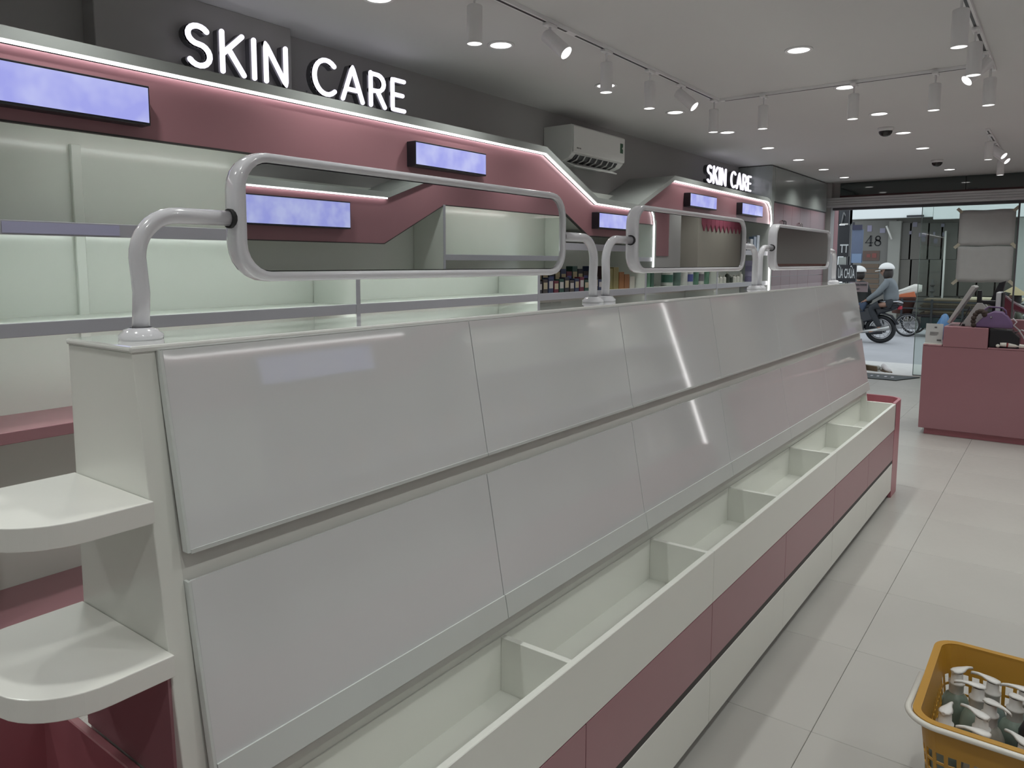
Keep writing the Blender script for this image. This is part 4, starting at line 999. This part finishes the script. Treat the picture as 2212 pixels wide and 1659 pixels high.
# ------------------------------------------------------------------ people
SKIN = mat('skin', (0.30, 0.17, 0.12), 0.55)
def skinned(name, chains, m, parent, sub=2):
    """chains: list of [(x,y,z,r), ...]; first vertex of first chain is the root; equal points merge"""
    verts, rad, edges, idx = [], [], [], {}
    for ch in chains:
        last = None
        for p in ch:
            k = (round(p[0],3), round(p[1],3), round(p[2],3))
            if k not in idx: idx[k] = len(verts); verts.append(k); rad.append(p[3])
            i = idx[k]
            if last is not None and last != i: edges.append((last, i))
            last = i
    me = bpy.data.meshes.new(name); me.from_pydata(verts, edges, []); me.materials.append(m)
    o = bpy.data.objects.new(name, me); COL.objects.link(o)
    if parent: o.parent = parent
    md = o.modifiers.new('skin', 'SKIN'); md.use_smooth_shade = True
    for i, sv in enumerate(me.skin_vertices[0].data):
        sv.radius = (rad[i], rad[i]); sv.use_root = (i == 0)
    if sub: o.modifiers.new('sub', 'SUBSURF').levels = sub; o.modifiers['sub'].render_levels = sub
    return o
def head_mesh(c, yaw=0.0, s=1.0):
    """head facing +X in local space before yaw; sculpted ellipsoid with nose, chin, eyes, ears"""
    bm = B(); bmesh.ops.create_icosphere(bm, subdivisions=3, radius=0.1)
    for v in bm.verts:
        x, y, z = v.co
        v.co = Vector((x*0.92, y*0.76, z*1.15))
        if z < -0.02: v.co.x += 0.012; v.co.y *= 0.86
        if x > 0.085 and abs(y) < 0.02 and -0.035 < z < 0.02: v.co.x += 0.022
        if x > 0.07 and 0.02 < abs(y) < 0.045 and 0.0 < z < 0.03: v.co.x -= 0.008
    for sgn in (-1, 1): bmesh.ops.create_icosphere(bm, subdivisions=1, radius=0.022, matrix=Matrix.Translation((0.0, sgn*0.078, -0.005)) @ Matrix.Diagonal((0.7, 0.35, 1.2, 1)))
    bmesh.ops.transform(bm, matrix=Matrix.Translation(c) @ Matrix.Rotation(yaw, 4, 'Z') @ Matrix.Scale(s, 4), verts=bm.verts)
    return bm
def helmet(parent, c, yaw):
    HW = mat('helmet_white', (0.72,0.71,0.68), 0.3)
    bm = B(); bmesh.ops.create_icosphere(bm, subdivisions=3, radius=0.138)
    bmesh.ops.delete(bm, geom=[v for v in bm.verts if v.co.z < -0.03], context='VERTS')
    for v in bm.verts: v.co.x *= 1.08; v.co.z *= 0.95
    bmesh.ops.transform(bm, matrix=Matrix.Translation(Vector(c)+Vector((0,0,0.045))) @ Matrix.Rotation(yaw, 4, 'Z'), verts=bm.verts)
    o = obj('helmet', bm, HW, parent, True); md = o.modifiers.new('s', 'SOLIDIFY'); md.thickness = 0.012
    bm = B(); prism(bm, [(0.10,-0.10), (0.17,-0.085), (0.215,0.0), (0.17,0.085), (0.10,0.10)], 2, -0.005, 0.007, 0.002)
    bmesh.ops.transform(bm, matrix=Matrix.Translation(Vector(c)+Vector((0,0,0.03))) @ Matrix.Rotation(yaw, 4, 'Z') @ Matrix.Rotation(R(8), 4, 'Y'), verts=bm.verts)
    obj('visor', bm, HW, o)
    return o
def rider(loc, rz, label, passenger):
    """local +X is the riding direction, z=0 on the street"""
    t = thing('person', label, 'person', loc, None, rz, local=True)
    hip = 0.83 if passenger else 0.77; lean = 0.06 if passenger else 0.10
    hx = 0.0
    nk = (hx+lean+0.02, 0, hip+0.50)
    hd = (hx+lean+0.06, 0, hip+0.63)
    kx = 0.36; kz = hip-0.10
    ft = (0.16, 0.30)
    body = [[(hx,0,hip,0.09), (hx+0.01,0,hip+0.12,0.10), (hx+lean*0.5,0,hip+0.27,0.135), (hx+lean,0,hip+0.41,0.13), (nk[0],0,nk[2]-0.02,0.055), (hd[0]-0.01,0,hd[2]-0.07,0.052), (hd[0],0,hd[2],0.075)]]
    jacket = [[(hx,0,hip+0.0,0.155), (hx+0.01,0,hip+0.12,0.15), (hx+lean*0.5,0,hip+0.27,0.155), (hx+lean,0,hip+0.41,0.145), (nk[0],0,nk[2]-0.01,0.075)]]
    trous = [[(hx,0,hip-0.02,0.15), (hx+0.03,0,hip+0.06,0.145)]]
    hands = []
    for s in (-1, 1):
        sh_ = (hx+lean, s*0.17, hip+0.42); el = (hx+lean+0.17, s*0.21, hip+0.20) if passenger else (hx+lean+0.24, s*0.25, hip+0.22)
        ha = (hx+lean+0.40, s*0.12, hip+0.02) if passenger else (hx+0.52, s*0.27, hip+0.24)
        body.append([(hx+lean,0,hip+0.41,0.13), sh_+(0.055,), el+(0.042,), ha+(0.028,)])
        jacket.append([(hx+lean,0,hip+0.41,0.145), sh_+(0.075,), ((sh_[0]+el[0])/2,(sh_[1]+el[1])/2,(sh_[2]+el[2])/2,0.066), el+(0.058,), (ha[0]*0.9+el[0]*0.1, ha[1]*0.9+el[1]*0.1, ha[2]*0.9+el[2]*0.1, 0.044)])
        kn = (kx, s*0.17, kz); an = (ft[0], s*0.17, ft[1]); toe = (ft[0]+0.20, s*0.19, ft[1]-0.07)
        body.append([(hx,0,hip,0.09), (hx+0.04, s*0.10, hip-0.02, 0.06), kn+(0.045,), an+(0.035,), (ft[0]+0.02, s*0.18, ft[1]-0.06, 0.035), toe+(0.028,)])
        trous.append([(hx,0,hip-0.02,0.15), (hx+0.05, s*0.11, hip-0.02, 0.105), ((hx+kx)/2+0.03, s*0.15, hip-0.05, 0.090), kn+(0.074,), ((kn[0]+an[0])/2, s*0.17, (kn[2]+an[2])/2, 0.062), (an[0], an[1], an[2]+0.03, 0.052)])
        for f in range(5):
            o_ = (f-2)*0.016
            hands.append([ha+(0.028,), (ha[0]+0.05, ha[1]+o_, ha[2]-0.005, 0.010), (ha[0]+0.085-abs(f-1.5)*0.006, ha[1]+o_*1.1, ha[2]-0.03, 0.008)])
        # foot / shoe
        bm = B()
        tube(bm, [(ft[0]-0.05, s*0.175, ft[1]-0.06), (ft[0]+0.05, s*0.18, ft[1]-0.065), (ft[0]+0.15, s*0.185, ft[1]-0.085), (ft[0]+0.20, s*0.19, ft[1]-0.09)], [0.036, 0.043, 0.036, 0.018], 10); obj('shoe', bm, BLACK, t)
    skinned('body', body + hands, SKIN, t)
    bm = head_mesh(hd); o = obj('head', bm, SKIN, t, True)
    bm = B(); bmesh.ops.create_icosphere(bm, subdivisions=3, radius=0.112, matrix=Matrix.Translation((hd[0]-0.03, 0, hd[2]-0.015 if not passenger else hd[2]-0.04)) @ Matrix.Diagonal((0.85, 0.9, 1.0 if not passenger else 1.35, 1)))
    obj('hair', bm, mat('hair_dark', (0.025,0.018,0.015), 0.6), t, True)
    helmet(t, hd, 0)
    skinned('jacket', jacket, mat('jacket_grey', (0.17,0.19,0.20), 0.8, vary=0.15, scale=8) if passenger else mat('jacket_dark', (0.018,0.020,0.018), 0.8), t)
    skinned('trousers', trous, mat('trousers_dark', (0.025,0.028,0.032), 0.8) if passenger else mat('trousers_blue', (0.04,0.06,0.10), 0.8), t)
    return t

YM = 16.9
pb = at(1900, 738, YM)
bx = pb.x     # rear wheel contact
# motorbike: local +X forward (towards -X world) so rz = pi
def wheel(parent, x, y, r, tw, rim_m, name='wheel', spokes=12, z=None):
    z = r if z is None else z
    bm = B(); tube(bm, [(x + (r-tw)*math.cos(2*PI*k/32), y, z + (r-tw)*math.sin(2*PI*k/32)) for k in range(32)], tw, 8, closed=True); wh = obj(name, bm, RUBBER, parent)
    bm = B(); tube(bm, [(x + (r-2*tw)*math.cos(2*PI*k/32), y, z + (r-2*tw)*math.sin(2*PI*k/32)) for k in range(32)], tw*0.5, 6, closed=True); obj('rim', bm, rim_m, wh)
    bm = B()
    for k in range(spokes):
        a = 2*PI*k/spokes; tube(bm, [(x, y+(0.02 if k % 2 else -0.02), z), (x + (r-2*tw)*math.cos(a), y, z + (r-2*tw)*math.sin(a))], 0.004, 5)
    tube(bm, [(x, y-0.05, z), (x, y+0.05, z)], 0.045, 12); obj('spoke_hub', bm, rim_m, wh)
    return wh
BIKE = thing('motorcycle', 'dark motorcycle with two helmeted riders passing on the street', 'motorcycle', (bx, YM, -0.01), None, PI, local=True)
wheel(BIKE, 0, 0, 0.29, 0.045, STEEL); wheel(BIKE, 1.22, 0, 0.29, 0.042, STEEL)
BKP = mat('bike_black', (0.012,0.014,0.02), 0.25)
bm = B(); prism(bm, [(-0.28,0.70),(-0.36,0.80),(-0.20,0.80),(0.10,0.74),(0.55,0.72),(0.85,0.86),(1.00,0.92),(1.06,0.80),(0.98,0.55),(0.80,0.42),(0.45,0.36),(0.15,0.46),(0.0,0.60)], 1, -0.11, 0.11, 0.03); obj('bodywork', bm, BKP, BIKE, False)
bm = B(); prism(bm, [(-0.34,0.79),(-0.30,0.83),(0.0,0.82),(0.30,0.77),(0.62,0.76),(0.62,0.72),(0.30,0.71),(-0.1,0.73)], 1, -0.12, 0.12, 0.02); obj('seat', bm, RUBBER, BIKE)
bm = B(); box(bm, 0.30, 0.62, -0.13, 0.13, 0.24, 0.50, 0.03); obj('engine', bm, mat('engine_metal', (0.18,0.18,0.17), 0.4, metal=0.6), BIKE)
for s in (-1, 1):
    bm = B(); tube(bm, [(-0.02, s*0.13, 0.33), (0.10, s*0.13, 0.62)], 0.022, 8); obj('shock_absorber', bm, STEEL, BIKE)
    bm = B(); tube(bm, [(1.22, s*0.07, 0.29), (1.02, s*0.07, 0.85)], 0.022, 8); obj('fork', bm, STEEL, BIKE)
    bm = B(); tube(bm, [(0.98, s*0.05, 0.98), (0.95, s*0.20, 1.05), (0.86, s*0.34, 1.02)], 0.014, 8); obj('handlebar', bm, STEEL, BIKE)
    bm = B(); tube(bm, [(0.86, s*0.335, 1.02), (0.76, s*0.36, 1.01)], 0.02, 8); obj('grip', bm, RUBBER, BIKE)
bm = B(); tube(bm, [(-0.38, 0.0, 0.83), (-0.30, 0.12, 0.86), (0.05, 0.13, 0.84)], 0.014, 8); tube(bm, [(-0.38, 0.0, 0.83), (-0.30, -0.12, 0.86), (0.05, -0.13, 0.84)], 0.014, 8); obj('grab_rail', bm, STEEL, BIKE)
bm = B(); box(bm, -0.37, -0.30, -0.07, 0.07, 0.70, 0.77, 0.01); obj('tail_light', bm, mat('tail_red', (0.45,0.03,0.05), 0.3), BIKE)
bm = B(); tube(bm, [(0.40, 0.15, 0.22), (0.05, 0.17, 0.27), (-0.20, 0.17, 0.34)], [0.03,0.045,0.05], 10); obj('exhaust', bm, mat('exhaust', (0.45,0.45,0.43), 0.3, metal=0.8), BIKE)
bm = B(); prism(bm, [(-0.33,0.40),(-0.20,0.58),(0.0,0.64),(0.0,0.61),(-0.18,0.55),(-0.30,0.39)], 1, -0.06, 0.06); obj('mudguard', bm, BKP, BIKE)
bm = B(); tube(bm, [(0.0,0,0.29),(0.42,0,0.34)], 0.035, 8); tube(bm, [(0.42,0,0.34),(0.98,0,0.88)], 0.035, 8); obj('frame', bm, BKP, BIKE)
bm = B(); tube(bm, [(1.05,0,0.90),(1.10,0,0.92)], 0.07, 12); obj('headlight', bm, STEEL, BIKE)
bm = B(); prism(bm, [(0.60,0.25),(0.66,0.62),(0.98,0.80),(1.03,0.62),(0.84,0.30)], 1, -0.19, 0.19, 0.02); obj('leg_shield', bm, mat('leg_shield', (0.03,0.05,0.07), 0.3), BIKE)
rider((bx+0.18, YM, -0.01), PI, 'rear rider in a white helmet and grey hooded top on the motorcycle', True)
rider((bx-0.30, YM, -0.01), PI, 'front rider in a white helmet and dark jacket, partly hidden by the gondola', False)

# cargo cart with stacked cardboard behind the bike
YT = 19.2
cx = at(1965, 722, YT).x
t = thing('cargo_cart', 'dark cargo tricycle cart behind the motorcycle', 'cart', (cx+0.6, YT, -0.01), local=True)
wheel(t, -0.6, -0.42, 0.26, 0.022, STEEL, spokes=16); wheel(t, 1.25, -0.42, 0.26, 0.022, STEEL, spokes=16); wheel(t, -0.6, 0.42, 0.26, 0.022, STEEL, spokes=16)
CT = mat('cart_green', (0.015,0.035,0.035), 0.6)
bm = B(); box(bm, -0.35, 1.55, -0.38, 0.38, 0.20, 0.45, 0.01); obj('cart_box', bm, CT, t)
bm = B(); box(bm, -0.75, 1.6, -0.40, 0.40, 0.45, 0.50, 0.01); obj('deck', bm, BLACK, t)
for k in range(5):
    bm = B(); box(bm, -0.75+k*0.58, -0.71+k*0.58, -0.42, -0.39, 0.30, 0.84); obj('stake', bm, FRM, t)
for z in (0.62, 0.77):
    bm = B(); box(bm, -0.75, 1.6, -0.425, -0.405, z, z+0.03); obj('side_rail', bm, FRM, t)
CB = [mat('card_a', (0.16,0.125,0.08), 0.8), mat('card_b', (0.06,0.045,0.03), 0.8), mat('card_c', (0.60,0.52,0.36), 0.8)]
for k in range(9):
    z = 0.502 + k*0.043
    x0, x1 = cx + 0.26 + random.uniform(-.08,.06), cx + 2.0 + random.uniform(-.08,.1)
    if k == 8: x0 = cx + 1.05
    bm = B(); box(bm, x0, x1, YT-0.36, YT+0.34, z-0.009, z+0.031, 0.004)
    o = obj('cardboard_sheet', bm, CB[2] if k == 8 else CB[(k*k+1) % 2 if k % 3 else 1]); tag(setmesh_origin(o, ((x0+x1)/2, YT, z)), ('bright topmost cardboard bundle on the cart' if k == 8 else '%s flattened cardboard bundle counted up from the cart deck' % (['lowest']+ORD[1:])[k]), 'cardboard', 'flattened cardboard bundles on the cart')
# basket with white bag at the front of cart
bxx = at(1952, 640, YT).x
t = thing('wicker_basket', 'brown round basket at the left end of the cart under the white bag', 'basket', (bxx, YT-0.12, 0.492))
bm = B(); lathe(bm, [(0,0),(0.20,0),(0.27,0.34),(0.285,0.35),(0.27,0.36),(0.19,0.03),(0,0.03)], (bxx, YT-0.12, 0.492), 18)
obj('basket_body', bm, mat('wicker', (0.12,0.05,0.035), 0.8, bump=0.6, scale=50), t)
bm = B(); prof = [(-0.34,0.86), (-0.30,0.93), (0.0,1.04), (0.22,1.15), (0.34,1.13), (0.34,0.98), (0.18,0.92), (-0.1,0.855)]
prism(bm, [(bxx+a*1.05, b_) for a, b_ in prof], 1, YT-0.34, YT+0.06, 0.05); o = obj('sack', bm, mat('white_sack', (0.62,0.60,0.54), 0.5), None, True); tag(setmesh_origin(o, (bxx, YT-0.12, 1.0)), 'white plastic sack lying on the brown basket', 'sack')
bm = B(); prism(bm, [(bxx-0.15,0.855), (bxx+0.30,0.87), (bxx+0.26,0.99), (bxx+0.0,0.93)], 1, YT-0.37, YT-0.342, 0.008); o = obj('orange_cloth', bm, mat('orange_cloth', (0.50,0.14,0.06), 0.7)); tag(setmesh_origin(o, (bxx+0.1, YT-0.36, 1.0)), 'orange cloth showing below the white sack', 'cloth')

# person in a conical hat at the far right with a dark red scooter
YP = 16.2
px_ = at(2188, 660, YP)
t = thing('person', 'person in a straw conical hat and mottled shirt behind the till at the far right', 'person', (px_.x, YP, -0.01), local=True)
hz = at(2188, 640, YP).z + 0.01
s_ = hz - 0.02
body = [[(0.10,0,s_-0.75,0.15), (0.08,0,s_-0.55,0.14), (0.04,0,s_-0.30,0.14), (0.02,0,s_-0.17,0.06), (0,0,s_-0.02,0.075)]]
for s in (-1, 1):
    body.append([(0.04,0,s_-0.30,0.14), (0.03,s*0.17,s_-0.28,0.06), (-0.10,s*0.24,s_-0.48,0.045), (-0.36,s*0.20,s_-0.46,0.03)])
    body.append([(0.10,0,s_-0.75,0.15), (0.10,s*0.12,s_-0.80,0.09), (0.12,s*0.13,0.42,0.06), (0.12,s*0.13,0.08,0.04), (-0.02,s*0.14,0.04,0.035)])
    for f in range(5): body.append([(-0.36,s*0.20,s_-0.46,0.03), (-0.41,s*0.20+(f-2)*0.015,s_-0.47,0.010), (-0.44,s*0.20+(f-2)*0.016,s_-0.49,0.008)])
skinned('body', body, SKIN, t)
bm = head_mesh((0,0,s_), PI); obj('head', bm, SKIN, t, True)
bm = B(); bmesh.ops.create_icosphere(bm, subdivisions=2, radius=0.11, matrix=Matrix.Translation((0.035,0,s_-0.03)) @ Matrix.Diagonal((0.85,0.9,1.25,1))); obj('hair', bm, mat('hair_black', (0.02,0.02,0.02), 0.6), t, True)
shirt = [[(0.10,0,s_-0.74,0.175), (0.08,0,s_-0.55,0.165), (0.04,0,s_-0.30,0.155), (0.02,0,s_-0.19,0.075)]]
for s in (-1, 1): shirt.append([(0.04,0,s_-0.30,0.155), (0.03,s*0.17,s_-0.28,0.08), (-0.10,s*0.24,s_-0.48,0.062), (-0.30,s*0.205,s_-0.462,0.045)])
skinned('shirt', shirt, mat('mottled_shirt', (0.10,0.11,0.08), 0.8, vary=0.9, scale=18), t)
tr = [[(0.10,0,s_-0.76,0.17), (0.10,0,s_-0.68,0.165)]] + [[(0.10,0,s_-0.76,0.17), (0.10,s*0.12,s_-0.82,0.11), (0.12,s*0.13,0.42,0.085), (0.12,s*0.13,0.10,0.07)] for s in (-1, 1)]
skinned('trousers', tr, mat('trousers_black', (0.02,0.02,0.025), 0.8), t)
bm = B(); lathe(bm, [(0.235,0.0),(0.228,0.006),(0.12,0.075),(0.02,0.15),(0,0.155),(0,0.145),(0.12,0.062),(0.235,0.0)], (0,0,s_+0.045), 28); obj('conical_hat', bm, mat('straw', (0.46,0.36,0.20), 0.8, bump=0.5, scale=30), t)
# scooter next to the person
sx_ = at(2150, 740, YP-0.5).x
t = thing('motor_scooter', 'dark red parked scooter seen behind the purple handbag', 'scooter', (sx_, YP-0.5, -0.01), None, 0, local=True)
wheel(t, 0.0, 0, 0.24, 0.05, STEEL); wheel(t, 1.25, 0, 0.24, 0.05, STEEL)
DR = mat('scooter_red', (0.10,0.015,0.025), 0.2, coat=0.6)
bm = B(); prism(bm, [(-0.05,0.46),(0.02,0.90),(-0.03,1.10),(0.06,1.13),(0.22,0.98),(0.50,0.80),(0.52,0.72),(0.26,0.80),(0.20,0.45)], 1, -0.15, 0.15, 0.03); obj('front_fairing', bm, DR, t)
bm = B(); prism(bm, [(0.20,0.25),(0.20,0.33),(0.62,0.36),(0.72,0.74),(1.50,0.84),(1.52,0.66),(1.30,0.52),(0.95,0.26)], 1, -0.16, 0.16, 0.03); obj('rear_body', bm, DR, t)
bm = B(); prism(bm, [(0.68,0.74),(0.70,0.82),(1.10,0.84),(1.45,0.90),(1.50,0.84)], 1, -0.14, 0.14, 0.02); obj('seat', bm, RUBBER, t)
for s in (-1, 1):
    bm = B(); tube(bm, [(0.03,s*0.03,1.08),(0.08,s*0.20,1.11),(0.16,s*0.34,1.08)], 0.016, 8); obj('handlebar', bm, RUBBER, t)
    bm = B(); tube(bm, [(0.0,s*0.07,0.24),(0.06,s*0.07,0.60)], 0.02, 8); obj('fork', bm, STEEL, t)

# ------------------------------------------------------------------ yellow basket with pump bottles
BX0, BX1, BY0, BY1, BZ = -0.245, 0.14, 2.185, 2.70, 0.40
t = thing('shopping_basket', 'yellow plastic shopping basket full of pump bottles on the floor at lower right', 'basket', ((BX0+BX1)/2, (BY0+BY1)/2, 0))
def bask_ring(z, off):
    k = (1 - z/BZ) * 0.045 + off
    return [(a, b_, z) for a, b_ in rrect(BX0+k, BX1-k, BY0+k, BY1-k, 0.055, 5)]
NZ = [0.0, 0.05] + [0.05 + 0.0262*i for i in range(1, 11)] + [0.345, BZ]
def side_holes():
    """walls with punched openings: dense perimeter, cells left open in a grid"""
    bm = B()
    def per(z, off, N=168):
        r = [Vector(p) for p in bask_ring(z, off)]; L = [0]
        for a, b_ in zip(r, r[1:] + r[:1]): L.append(L[-1] + (b_-a).length)
        out = []
        for i in range(N):
            s_ = L[-1]*i/N; j = max(q for q in range(len(r)) if L[q] <= s_ + 1e-9)
            a, b_ = r[j], r[(j+1) % len(r)]; f = (s_-L[j])/max(1e-9, L[j+1]-L[j]); out.append(a.lerp(b_, f))
        return out
    zs = [0.0, 0.045]
    for i in range(8): zs += [0.045 + 0.033*i + 0.007, 0.045 + 0.033*(i+1)]
    zs += [0.345, BZ-0.005]
    ringsA = [[bm.verts.new(p) for p in per(z, 0)] for z in zs]
    N = len(ringsA[0])
    for k, (a, b_) in enumerate(zip(ringsA, ringsA[1:])):
        hole_row = 2 <= k+1 <= 17 and (k % 2 == 1) and k >= 1 and zs[k+1]-zs[k] > 0.02 and zs[k+1] < 0.33
        hole_row = (zs[k+1]-zs[k] > 0.02) and 0.05 < zs[k] and zs[k+1] <= 0.32
        for i in range(N):
            if hole_row and i % 3 != 0: continue
            bm.faces.new([a[i], a[(i+1) % N], b_[(i+1) % N], b_[i]])
    bm.faces.new(list(reversed(ringsA[0])))
    loose = [v for v in bm.verts if not v.link_faces]
    bmesh.ops.delete(bm, geom=loose, context='VERTS')
    return bm
o = obj('basket_wall', side_holes(), YELLOW, t); md = o.modifiers.new('s', 'SOLIDIFY'); md.thickness = 0.003; md.offset = -1
bm = B()
outer = rrect(BX0-0.016, BX1+0.016, BY0-0.016, BY1+0.016, 0.068, 8); inner = rrect(BX0+0.004, BX1-0.004, BY0+0.004, BY1-0.004, 0.05, 8)
rings = [[bm.verts.new((a, b_, z)) for a, b_ in pr] for pr, z in ((inner, BZ-0.012), (inner, BZ), (outer, BZ), (outer, BZ-0.02))]
for a, b_ in zip(rings, rings[1:]):
    for k in range(len(a)): bm.faces.new([a[k], a[(k+1) % len(a)], b_[(k+1) % len(a)], b_[k]])
o = obj('rim', bm, YELLOW, t); md = o.modifiers.new('s', 'SOLIDIFY'); md.thickness = 0.002
# fold-down carrying handle lying around the near rim
hp = rrect(BX0-0.027, BX1+0.027, BY0-0.028, BY1+0.02, 0.080, 8)
hp = [p for p in hp if p[1] < 2.40]
hp.sort(key=lambda p: math.atan2(p[1]-2.47, p[0]+0.05) if True else 0)
bm = B(); tube(bm, [(a, b_, BZ-0.004-0.0*(2.47-b_)) for a, b_ in ([(BX0-0.022, 2.44)] + hp + [(BX1+0.022, 2.44)])], 0.0072, 8, sx=1.2); obj('handle', bm, OFFW, t)

def pump(col, cap):
    t = thing('pump_bottle', 'x', 'bottle', (0,0,0), 'pump bottles in the yellow basket', local=True)
    bm = B(); lathe(bm, [(0,0),(0.036,0),(0.041,0.006),(0.042,0.03),(0.042,0.165),(0.039,0.19),(0.030,0.212),(0.020,0.222),(0.018,0.225)], n=20); obj('bottle_body', bm, col, t)
    bm = B(); lathe(bm, [(0.019,0.222),(0.020,0.225),(0.020,0.250),(0.0225,0.252),(0.0225,0.258),(0.017,0.261),(0.0155,0.288)], n=18); obj('collar', bm, cap, t)
    bm = B()
    sec = [(-0.019,0.006,0.292), (-0.014,0.015,0.293), (0.0,0.0185,0.294), (0.014,0.0155,0.295), (0.028,0.009,0.296), (0.042,0.0055,0.296), (0.056,0.004,0.293), (0.062,0.002,0.290)]
    top_, bot_ = [], []
    prv = None
    for x, hw, z in sec:
        ring = [bm.verts.new(p) for p in ((x,-hw,z-0.002),(x,-hw*0.7,z+0.0015),(x,0,z+0.003),(x,hw*0.7,z+0.0015),(x,hw,z-0.002),(x,0,z-0.007))]
        if prv:
            for k in range(6): f = bm.faces.new([prv[k], prv[(k+1)%6], ring[(k+1)%6], ring[k]]); f.smooth = True
        else: bm.faces.new(ring)
        prv = ring
    bm.faces.new(list(reversed(prv))); obj('pump_head', bm, cap, t)
    return t
CAPW = mat('pump_white', (0.66,0.65,0.64), 0.3)
cols = {'sage': mat('bottle_sage', (0.20,0.255,0.22), 0.35), 'grey': mat('bottle_grey', (0.27,0.26,0.23), 0.35), 'blue': mat('bottle_blue', (0.20,0.36,0.42), 0.3), 'pink': mat('bottle_pink', (0.40,0.10,0.15), 0.3), 'clear': mat('bottle_teal', (0.22,0.28,0.27), 0.3)}
protos = {}
pl = [(-0.188, 2.565, 55, 'sage', 'grey green pump bottle in the far left corner of the yellow basket'),
      (-0.130, 2.500, 190, 'sage', 'grey green pump bottle right of the corner one, nozzle pointing left'),
      (-0.098, 2.620, 160, 'clear', 'pale teal pump bottle at the back wall of the basket'),
      (-0.020, 2.600, 185, 'clear', 'teal pump bottle at the right edge against the back wall of the basket'),
      (-0.040, 2.500, -30, 'sage', 'grey green pump bottle with nozzle pointing right, near the black cap'),
      (-0.095, 2.425, -35, 'grey', 'warm grey pump bottle in the centre of the basket'),
      (-0.108, 2.335, 150, 'grey', 'large warm grey pump bottle in front, nozzle up left'),
      (-0.190, 2.300, 80, 'clear', 'pump bottle tucked into the near left corner of the basket'),
      (-0.100, 2.245, 185, 'grey', 'pump bottle right behind the handle at the near side'),
      (-0.010, 2.300, 140, 'pink', 'pink pump bottle at the near right of the basket'),
      (0.045, 2.400, 20, 'blue', 'light blue pump bottle at the right edge'), (0.06, 2.52, 0, 'sage', 'pump bottle in the right part of the basket outside the frame'), (0.075, 2.28, 100, 'pink', 'second pink pump bottle in the right part of the basket'), (0.06, 2.63, 100, 'grey', 'pump bottle in the back right corner of the basket')]
for x, y, a, c, lab in pl:
    x, y = x*1.02, min(2.610, y*1.02)
    if c not in protos: o = protos[c] = pump(cols[c], CAPW)
    else: o = copy_tree(protos[c])
    o.location = (x, y, 0.062 - (0.02 if c == 'pink' else 0)); o.rotation_euler = (0, 0, R(a)); o['label'] = lab
bm = B(); lathe(bm, [(0,0),(0.04,0),(0.041,0.25),(0.03,0.28),(0,0.285)], (0.012, 2.455, 0.06), 16); o = obj('black_jar', bm, BLACK); tag(setmesh_origin(o, (0.012, 2.455, 0.06)), 'black capped container between the bottles at the right of the basket', 'jar')
bm = B(); box(bm, BX0+0.035, BX1-0.035, BY0+0.035, BY1-0.035, 0.052, 0.060, 0.002); o = obj('cardboard_liner', bm, CB[0]); tag(setmesh_origin(o, (-0.05, 2.45, 0.052)), 'cardboard sheet under the bottles in the yellow basket', 'cardboard')

# wrap up: drop the helper flags
for o in bpy.data.objects:
    if 'abs' in o: del o['abs']
